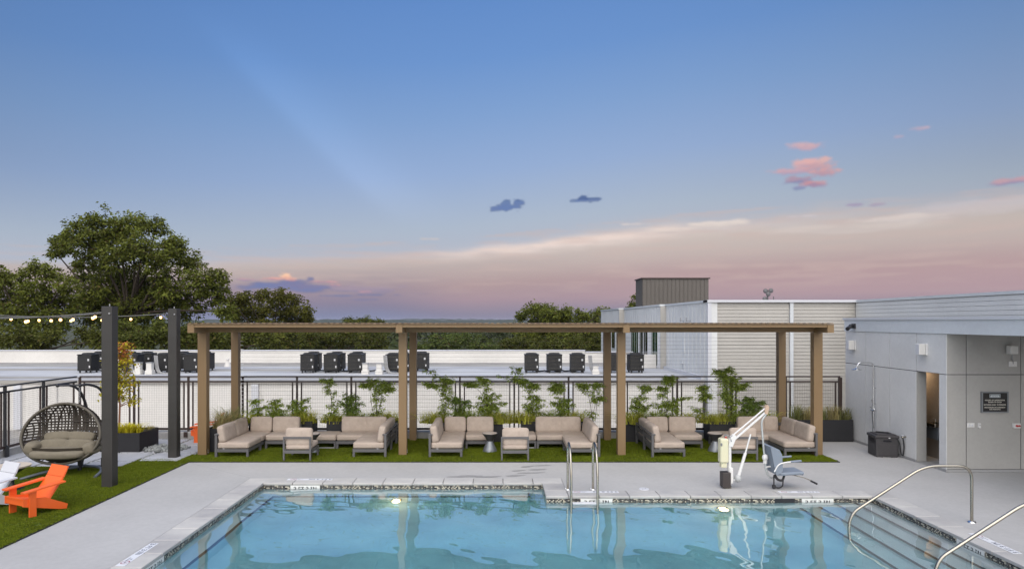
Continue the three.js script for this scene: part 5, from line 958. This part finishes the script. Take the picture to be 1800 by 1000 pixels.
  // stand: two curved arms rising from the base behind, cross bar, chains
  const arm = (x) => fillet([[x + 0.12, 0.09, 15.55], [x + 0.14, 0.9, 15.78], [x + 0.13, 1.5, 15.74], [x + 0.08, 1.9, 15.5], [x - 0.06, 2.0, 15.25], [x - 0.13, 1.98, 15.1]], 0.3, 7);
  part('stand_arm', sweep(arm(cx - 0.04), 0.034, 0.026, 10), M.darkMetal, t); part('stand_arm', sweep(arm(cx + 0.46), 0.034, 0.026, 10), M.darkMetal, t);
  part('cross_bar', [sweep([[cx - 0.17, 1.98, 15.1], [cx + 0.33, 1.985, 15.1]], 0.018), ball(cx - 0.17, 1.98, 15.1, 0.038), ball(cx + 0.33, 1.985, 15.1, 0.034)], M.darkMetal, t);
  for (const x of [cx - 0.165, cx + 0.325]) { const links = []; for (let k = 0; k < 8; k++) { const g = new THREE.TorusGeometry(0.022, 0.005, 5, 10); g.scale(0.7, 1.15, 1); g.rotateY(k % 2 ? Math.PI / 2 : 0); g.translate(x, 1.94 - k * 0.043, -15.09); links.push(g); } part('chain', links, M.galv, t, { kind: 'stuff' }); }
  part('base_leg', [sweep(fillet([[cx - 0.62, 0.03, 14.55], [cx - 0.35, 0.10, 15.0], [cx + 0.05, 0.11, 15.4], [cx + 0.1, 0.1, 15.62]], 0.2), 0.032, 0.032, 10)], M.gunmetal, t);
  part('base_leg', [sweep(fillet([[cx + 0.86, 0.03, 14.75], [cx + 0.80, 0.10, 15.15], [cx + 0.55, 0.11, 15.45], [cx + 0.1, 0.1, 15.62]], 0.2), 0.032, 0.032, 10)], M.gunmetal, t);
  part('base_bar', [sweep([[cx - 0.5, 0.05, 15.78], [cx + 0.75, 0.05, 15.78]], 0.03), sweep([[cx + 0.1, 0.1, 15.6], [cx + 0.1, 0.06, 15.8]], 0.03)], M.darkMetal, t);
  part('base_plate', [cyl(cx + 0.08, 0.02, 0.3, 15.5, 0.045), cyl(cx + 0.58, 0.05, 0.3, 15.55, 0.045)], M.darkMetal, t);
}

// ---------------------------------------------------------------- lawn chairs
function makeLawnChair(mat, label) {                   // local: x to the side, depth runs to the back of the chair
  const t = thing('lawn_chair', label, 'lawn chair', [0, 0, 0], { isLocal: true, group: 'slab lawn chairs' }), w = 0.28;
  for (const s of [-1, 1]) {
    const a = s * w, b = s * (w + 0.03);
    part('front_leg', box(Math.min(a, b), Math.max(a, b), 0, 0.445, -0.055, 0.06), mat, t);
    part('side_rail', slab([[-0.14, 0.33], [-0.14, 0.2], [0.48, 0.02], [0.60, 0.0], [0.62, 0.085], [0.22, 0.29]], 'x', s > 0 ? w - 0.032 : -w + 0.001, s > 0 ? w - 0.001 : -w + 0.032), mat, t);
    const arm = box(s * w - 0.065, s * w + 0.065, 0.0, 0.026, -0.15, 0.55); arm.rotateX(0.105); arm.translate(0, 0.437, 0); part('armrest', arm, mat, t);
  }
  part('apron', box(-w + 0.033, w - 0.033, 0.21, 0.33, -0.135, -0.108), mat, t);
  part('seat', slab([[-0.15, 0.335], [-0.15, 0.31], [0.38, 0.17], [0.39, 0.195]], 'x', -w + 0.034, w - 0.034), mat, t);
  part('backrest', slab([[0.28, 0.20], [0.305, 0.19], [0.575, 0.555], [0.553, 0.572]], 'x', -w + 0.04, w - 0.04), mat, t);
  part('headrest', slab([[0.556, 0.577], [0.58, 0.562], [0.665, 0.745], [0.642, 0.755]], 'x', -w + 0.04, w - 0.04), mat, t);
  return t;
}
{
  const o = makeLawnChair(M.orange, 'bright orange slab lawn chair on the left lawn in front of the hanging chair');
  o.position.copy(V(-8.27, 0.02, 11.93)); o.rotation.y = -0.46;
  copyOf(o, [-8.38, 0.03, 19.25], 'small orange lawn chair on the pavers far back beside the pergola post', -1.35);
  const w = makeLawnChair(M.white, 'white slab lawn chair cut by the left picture edge'); w.position.copy(V(-9.33, 0.02, 12.2)); w.rotation.y = -0.46;
  const s = thing('round_table', 'low round table with beige top behind the white lawn chair', 'table', [-9.75, 0, 13.75]);
  part('table_top', [cyl(-9.75, 0.47, 0.5, 13.75, 0.33, 0.34, 36)], M.beigeTop, s); part('table_base', lathe([[0, 0.012], [0.24, 0.015], [0.22, 0.03], [0.05, 0.06], [0.045, 0.3], [0.3, 0.468]], -9.75, 0, 13.75), M.darkMetal, s);
}

// ---------------------------------------------------------------- pool ladder, handrails, lift
{
  const t = thing('pool_ladder', 'stainless pool ladder with two arched rails on the far pool edge', 'pool ladder', [1.72, 0, 13.4]);
  for (const x of [1.475, 1.985]) {
    part('rail', sweep(fillet([[x, 0.0, 13.80], [x, 0.86, 13.80], [x, 0.99, 13.66], [x, 0.90, 13.36], [x, 0.5, 13.18], [x, -0.95, 13.18]], 0.22, 8), 0.024, 0.024, 12), M.steel, t);
    part('flange', [cyl(x, 0.002, 0.02, 13.80, 0.055, 0.05, 18), ball(x - 0.045, 0.02, 13.78, 0.02)], M.brightSteel, t);
  }
  for (const y of [-0.105, -0.40, -0.70]) part('tread', rbox(1.50, 1.96, y - 0.02, y + 0.012, 13.12, 13.22, 0.01, 2), M.white, t);
  const hr = (d, label) => {
    const h = thing('handrail', label, 'handrail', [8.08, 0, d], { group: 'stainless handrails of the pool steps' });
    part('rail', sweep(fillet([[8.08, 0.0, d], [8.08, 0.955, d], [7.28, 0.955, d], [6.08, 0.18, d], [6.0, 0.0, d], [6.0, -0.72, d]], 0.24, 8), 0.0245, 0.0245, 14), M.steel, h);
    part('flange', lathe([[0.03, 0.03], [0.06, 0.02], [0.068, 0.001]], 8.08, 0, d), M.brightSteel, h);
  };
  hr(11.55, 'bent stainless handrail of the pool steps, farther one'); hr(9.3, 'bent stainless handrail at the lower right picture edge, nearer one');
}
{
  const t = thing('pool_lift', 'white pool access lift with hanging grey seat beside the pool', 'pool lift', [4.72, 0, 13.95]), d = 13.95;
  part('base_cover', rbox(4.70 - 0.07, 4.80, 0.02, 0.33, d - 0.1, d + 0.1, 0.015, 3), S(0.04, 0.032, 0.03, { roughness: 0.5 }), t);
  part('anchor', [cyl(4.74, 0, 0.05, d - 0.03, 0.04), cyl(4.80, 0, 0.05, d - 0.03, 0.03)], M.steel, t);
  part('mast', [rbox(4.77, 4.83, 0.06, 0.98, d - 0.034, d + 0.034, 0.015, 2)], M.liftWhite, t);
  part('mast_sleeve', rbox(4.79, 4.86, 0.1, 0.42, d - 0.055, d + 0.055, 0.012, 2), M.liftWhite, t);
  const bat = part('battery_pack', [rbox(4.585, 4.755, 0.52, 1.02, d - 0.10, d + 0.09, 0.035, 4), rbox(4.61, 4.73, 0.42, 0.53, d - 0.07, d + 0.07, 0.02, 2)], M.liftCream, t);
  part('handset', [rbox(4.59, 4.62, 0.87, 0.93, d - 0.106, d - 0.08, 0.006, 2), sweep(fillet([[4.70, 1.02, d], [4.70, 1.09, d], [4.80, 1.06, d - 0.03], [4.82, 0.95, d - 0.05]], 0.05), 0.012)], M.gunmetal, bat);
  part('indicator', ball(4.72, 1.03, d - 0.02, 0.022), M.red, bat);
  part('head_plate', [slab([[4.765, 0.86], [4.85, 0.84], [4.935, 1.06], [4.88, 1.10], [4.80, 1.02]], 'd', d - 0.05, d - 0.035), slab([[4.765, 0.86], [4.85, 0.84], [4.935, 1.06], [4.88, 1.10], [4.80, 1.02]], 'd', d + 0.035, d + 0.05)], M.liftWhite, t);
  part('upper_arm', sweep([[4.865, 1.07, d], [5.555, 1.645, d]], 0.017, 0.017, 10), M.liftWhite, t);
  part('lower_arm', rbox(-0.46, 0.46, -0.02, 0.02, -0.024, 0.024, 0.008, 2).rotateZ(0.715).translate(5.215, 1.265, -d), M.liftWhite, t);
  part('arm_end', [slab([[5.51, 1.52], [5.57, 1.50], [5.60, 1.66], [5.56, 1.70], [5.52, 1.66]], 'd', d - 0.04, d + 0.04)], S(0.5, 0.36, 0.26, { roughness: 0.5 }), t);
  part('actuator', [sweep([[4.97, 0.22, d - 0.02], [5.12, 0.72, d - 0.02]], 0.034, 0.03, 12), sweep([[5.12, 0.72, d - 0.02], [5.225, 1.10, d - 0.02]], 0.017, 0.017, 10)], M.liftWhite, t);
  part('actuator_motor', [ball(4.965, 0.20, d - 0.02, 0.075, 0.95, 1.1, 1, 18), sweep([[4.84, 0.16, d], [4.95, 0.16, d - 0.02]], 0.03)], S(0.42, 0.43, 0.43, { roughness: 0.5 }), t);
  // hanging seat
  part('hanger', sweep(fillet([[5.57, 1.53, d], [5.45, 1.37, d], [5.50, 0.80, d], [5.55, 0.34, d], [5.62, 0.20, d], [5.74, 0.20, d]], 0.12, 7), 0.02, 0.02, 12), S(0.5, 0.52, 0.51, { roughness: 0.35, metalness: 0.4 }), t);
  part('seat_back', slab([[5.55, 0.87], [5.60, 0.88], [5.73, 0.82], [5.78, 0.72], [5.80, 0.40], [5.74, 0.30], [5.66, 0.32]], 'd', d - 0.23, d + 0.2).rotateY(0), M.liftSeat, t);
  part('seat', (() => { const g = rbox(-0.27, 0.27, -0.032, 0.032, -0.23, 0.23, 0.025, 4); g.rotateZ(0.05); g.translate(5.96, 0.335, -d); return [g, rbox(6.16, 6.23, 0.30, 0.36, d - 0.21, d + 0.21, 0.02, 3)]; })(), M.liftSeat, t);
  part('hub', [ball(5.53, 0.62, d, 0.06, 1, 1.2, 1), cyl(5.53, 0.5, 0.58, d, 0.04), sweep([[5.53, 0.42, d], [5.66, 0.44, d]], 0.02)], M.liftWhite, t);
  for (const z of [-0.24, 0.22]) { part('armrest', sweep(fillet([[5.62, 0.38, d + z], [5.70, 0.53, d + z], [5.84, 0.57, d + z], [6.0, 0.585, d + z]], 0.08), 0.013, 0.013, 8), M.liftWhite, t); part('arm_pad', sweep([[5.95, 0.582, d + z], [6.16, 0.60, d + z]], 0.022, 0.02, 9), M.liftSeat, t); }
  part('footrest', sweep(fillet([[5.98, 0.29, d - 0.02], [6.3, 0.22, d - 0.03], [6.42, 0.17, d - 0.03], [6.5, 0.13, d - 0.03]], 0.08), 0.010, 0.010, 8), M.steel, t); part('foot_pad', sweep([[6.45, 0.15, d - 0.03], [6.58, 0.085, d - 0.03]], 0.02, 0.02, 8), M.pipeBlack, t);
  part('safety_belt', [sweep(fillet([[5.68, 0.29, d - 0.1], [5.72, 0.2, d - 0.16], [5.82, 0.18, d - 0.16], [5.88, 0.28, d - 0.1]], 0.06), 0.028, 0.022, 8), sweep(fillet([[5.66, 0.28, d - 0.12], [5.66, 0.05, d - 0.12], [5.76, 0.02, d - 0.12], [5.84, 0.06, d - 0.12], [5.85, 0.24, d - 0.12]], 0.05), 0.014, 0.014, 6), rbox(5.63, 5.69, 0.02, 0.09, d - 0.15, d - 0.09, 0.008, 2)], M.pipeBlack, t);
}

// ---------------------------------------------------------------- trees beyond the roofs
const gs = () => rnd() + rnd() + rnd() - 1.5;
function limb(a, b, r0, r1, wob = 0.25) { const P = [], n = 7, o = [rr(-1, 1), rr(-1, 1), rr(-1, 1)]; for (let i = 0; i <= n; i++) { const s = i / n, k = Math.sin(s * Math.PI) * wob * a.distanceTo(b) * 0.3; P.push(new THREE.Vector3(lerp(a.x, b.x, s) + o[0] * k, lerp(a.y, b.y, s) + Math.abs(o[1]) * k * 0.6, lerp(a.z, b.z, s) + o[2] * k)); } return sweep(P, r0, r1, 7, false); }
function crownTree(name, label, d, foot, fork, blobs, { leaf = 0.24, colour = [0.135, 0.155, 0.028], perUnit = 1, group = 'trees beyond the neighbouring roof', thick = 0.4, jitter = 2.5 } = {}) {
  // blobs: [px, py, radius px, share of leaves]; bearings from the photograph at this tree's own distance
  const k = d / 1200, F = at(foot, 700, d); F.y = -9.2; const K = at(fork[0], fork[1], d), t = thing(name, label, 'tree', [F.x, -9.2, d], { group });
  const trunk = [limb(F, K, thick, thick * 0.7, 0.1)], leaves = [];
  for (const [px, py, r, share = 1] of blobs) {
    const C = at(px, py, d + rr(-jitter, jitter)), R = r * k;
    trunk.push(limb(K.clone().lerp(F, rnd() * 0.15), C, thick * 0.28, 0.04));
    const twigs = Math.round(R * R * 34 * perUnit * share) + 5;
    for (let i = 0; i < twigs; i++) {
      const u = rr(-1, 1), a = rr(0, 6.28), q = Math.sqrt(1 - u * u), rad = R * Math.pow(rnd(), 0.4), lump = 0.5 + 0.95 * fbm(q * Math.cos(a) * 2.3 + px, u * 2.3 + q * Math.sin(a) * 2.3 + py, 2, 0, 5);
      const x = C.x + q * Math.cos(a) * rad * lump, y = C.y + u * rad * lump * 0.92, z = C.z + q * Math.sin(a) * rad * lump, n = 17 + Math.floor(rnd() * 12), shade = rr(0.6, 1.4), lx = q * Math.cos(a), lz = q * Math.sin(a);
      if (i % 9 === 0) trunk.push(limb(new THREE.Vector3(lerp(C.x, x, 0.2), lerp(C.y, y, 0.2), lerp(C.z, z, 0.2)), new THREE.Vector3(x, y, z), 0.04, 0.015));
      for (let j = 0; j < n; j++) leaves.push([x + gs() * leaf * 1.5, y + gs() * leaf * 1.05, -z + gs() * leaf * 1.5, lx + rr(-1.2, 1.2), u * 0.4 + rr(-1, 0.45), -lz + rr(-1.2, 1.2), leaf * rr(0.7, 1.35), leaf * rr(0.42, 0.62), tint(rnd() < 0.05 ? [0.11, 0.085, 0.03] : colour, shade, 0.25)]);
    }
  }
  part('trunk', trunk, M.bark, t); leafMesh('crown', leaves, t, M.leaf);
}
crownTree('pecan_tree', 'large spreading pecan tree rising highest at the left', 60, 225, [222, 540], [[140, 412, 30], [182, 402, 34], [222, 396, 26], [248, 392, 17], [273, 398, 19], [108, 428, 22], [98, 444, 13], [158, 446, 36, 0.8], [210, 440, 40], [252, 440, 34], [300, 424, 18], [314, 446, 26], [284, 468, 32, 0.8], [340, 462, 20], [352, 494, 30], [386, 484, 14], [382, 514, 24], [396, 548, 18], [232, 492, 34, 0.7], [186, 484, 30, 0.7], [148, 482, 26, 0.6], [206, 515, 30, 0.9], [262, 505, 26, 0.9], [166, 512, 28, 0.9], [216, 528, 30], [250, 520, 28], [290, 512, 24], [190, 526, 26], [330, 530, 36], [284, 530, 40, 0.8], [240, 545, 40], [190, 548, 40], [150, 540, 34]], { thick: 0.5, perUnit: 1.1, leaf: 0.26 });
crownTree('broadleaf_tree', 'lower broad tree at the far left edge', 54, 40, [50, 560], [[62, 470, 15], [44, 486, 13], [90, 480, 15], [74, 492, 20, 0.7], [112, 496, 18, 0.8], [14, 488, 11], [-6, 482, 14], [22, 512, 22], [60, 524, 30], [104, 530, 30], [-10, 540, 34], [30, 556, 34], [84, 566, 34], [-30, 500, 26]], { thick: 0.32, perUnit: 1.3 });
crownTree('broadleaf_tree', 'rounded dark tree right of the large pecan tree', 72, 480, [480, 600], [[430, 522, 14], [462, 518, 14], [492, 520, 16], [512, 528, 14], [534, 545, 14], [545, 558, 9], [420, 545, 22], [455, 548, 24], [495, 548, 24], [520, 568, 22], [430, 580, 26], [475, 585, 28], [410, 530, 10]], { thick: 0.35, leaf: 0.27, perUnit: 1.2, colour: [0.115, 0.115, 0.022] });
crownTree('broadleaf_tree', 'small rounded tree just above the pergola roof, left of centre', 120, 640, [640, 610], [[612, 566, 9], [630, 566, 10], [648, 566, 10], [664, 568, 9], [676, 578, 9], [604, 576, 9], [626, 584, 18], [655, 588, 18]], { thick: 0.4, leaf: 0.36, perUnit: 0.9, colour: [0.11, 0.125, 0.028] });
crownTree('broadleaf_tree', 'dense leafy tree left of the taller white building', 85, 985, [985, 610], [[934, 546, 13], [950, 542, 11], [916, 556, 9], [968, 552, 18], [998, 550, 13], [986, 562, 20], [1022, 556, 13], [1046, 556, 13], [1060, 548, 10], [945, 566, 18], [1010, 574, 20], [1040, 580, 20], [960, 590, 26], [1000, 600, 24], [925, 596, 20], [1046, 606, 20], [912, 575, 10]], { thick: 0.4, leaf: 0.3, perUnit: 1.1 });
crownTree('broadleaf_tree', 'bush like tree peeping out beside the dark penthouse', 95, 1120, [1118, 600], [[1114, 534, 7], [1119, 522, 4], [1106, 546, 8], [1122, 550, 10]], { leaf: 0.3 });
crownTree('leafy_bush', 'low green tree mass behind the parapet at the far left', 48, 60, [60, 615], [[-10, 600, 22], [30, 596, 24], [66, 600, 20], [92, 592, 16], [150, 590, 22], [178, 600, 20]], { thick: 0.2, perUnit: 1.5, jitter: 1, colour: [0.105, 0.115, 0.024] });
crownTree('leafy_bush', 'low green tree mass behind the near grey post', 49, 240, [240, 615], [[215, 588, 26], [250, 596, 24], [282, 584, 24], [312, 596, 24], [340, 584, 22]], { thick: 0.2, perUnit: 1.5, jitter: 1, colour: [0.105, 0.12, 0.024] });
crownTree('leafy_bush', 'low green tree mass under the left pergola bay', 50, 410, [410, 615], [[370, 594, 26], [404, 600, 24], [440, 594, 24], [474, 602, 22], [350, 606, 18]], { thick: 0.2, perUnit: 1.5, jitter: 1, colour: [0.1, 0.112, 0.022] });
crownTree('leafy_bush', 'low dark tree mass under the second half of the left pergola bay', 56, 560, [560, 615], [[506, 598, 22], [540, 592, 20], [575, 600, 20], [608, 596, 20], [640, 602, 18], [664, 606, 14]], { thick: 0.2, perUnit: 1.3, jitter: 1, colour: [0.085, 0.095, 0.02] });
crownTree('leafy_bush', 'rounded light green tree behind the second pergola posts', 62, 800, [800, 618], [[756, 608, 18], [782, 600, 18], [812, 598, 20], [842, 604, 18], [866, 612, 14], [730, 612, 12]], { thick: 0.2, perUnit: 1.4, jitter: 1, leaf: 0.2, colour: [0.1, 0.13, 0.034] });
crownTree('leafy_bush', 'low dark tree mass left of the three spaced air conditioners', 66, 930, [930, 618], [[890, 606, 14], [915, 604, 18], [948, 606, 18], [984, 608, 18], [1020, 606, 18], [1050, 604, 16]], { thick: 0.2, perUnit: 1.2, jitter: 1, colour: [0.085, 0.095, 0.02] });
{ // far woods: many small crowns joined into one mass, and the ridge on the horizon
  const t = thing('distant_wood', 'dark green woods filling the distance below the ridge', 'woods', [0, -9.2, 300]); t.userData.kind = 'stuff'; delete t.userData.category;
  const leaves = [];
  for (let i = 0; i < 620; i++) {
    const d = 110 + 700 * Math.pow(rnd(), 1.6), x = (rr(250, 1250) - 870) * d / 1200, r = rr(2.6, 5), h = rr(6.5, 11.5) - (d < 180 ? 2.5 : 0), c = tint([0.05, 0.062, 0.022], 1, 0.3);
    for (let j = 0; j < 70; j++) { const u = rr(-0.3, 1), a = rr(0, 6.28), q = Math.sqrt(1 - u * u); leaves.push([x + Math.cos(a) * q * r, -9.2 + h - r + u * r * 0.9, d + Math.sin(a) * q * r, Math.cos(a) + rr(-1, 1), rr(-0.8, 0.5), Math.sin(a) + rr(-1, 1), rr(1.2, 2.4), rr(0.7, 1.3), tint(c, 1, 0.3)]); }
  }
  leafMesh('crowns', leaves, t, M.leaf);
  const pos = [], idx = [], n = 420, ridge = (d, base, amp, s) => { const o = pos.length / 3; for (let i = 0; i <= n; i++) { const x = lerp(-0.9, 1.3, i / n) * d, h = base + amp * (fbm(i * 0.02, s, 3, 0, s) - 0.5) + d * 0.0022 * (vnoise(i * 0.9, s, 0, s + 3) - 0.5); pos.push(x, -9.2, -d + 200, x, h, -d, x, -9.2, -d - 300); if (i) { const q = o + i * 3; idx.push(q - 3, q, q - 2, q, q + 1, q - 2, q - 2, q + 1, q - 1, q + 1, q + 2, q - 1); } } };
  ridge(1500, 5.5, 5, 3); ridge(2600, 9.5, 8, 8); ridge(4200, 15.5, 12, 14);
  const g = new THREE.BufferGeometry(); g.setAttribute('position', new THREE.Float32BufferAttribute(pos, 3)); g.setIndex(idx); g.computeVertexNormals();
  structure('hills', g, S(0.04, 0.052, 0.034, { roughness: 1 }), { label: 'low wooded ridge along the horizon' });
}

scene.fog = new THREE.FogExp2(new THREE.Color(0.68, 0.7, 0.84), 0.00006);
renderer.render(scene, camera);
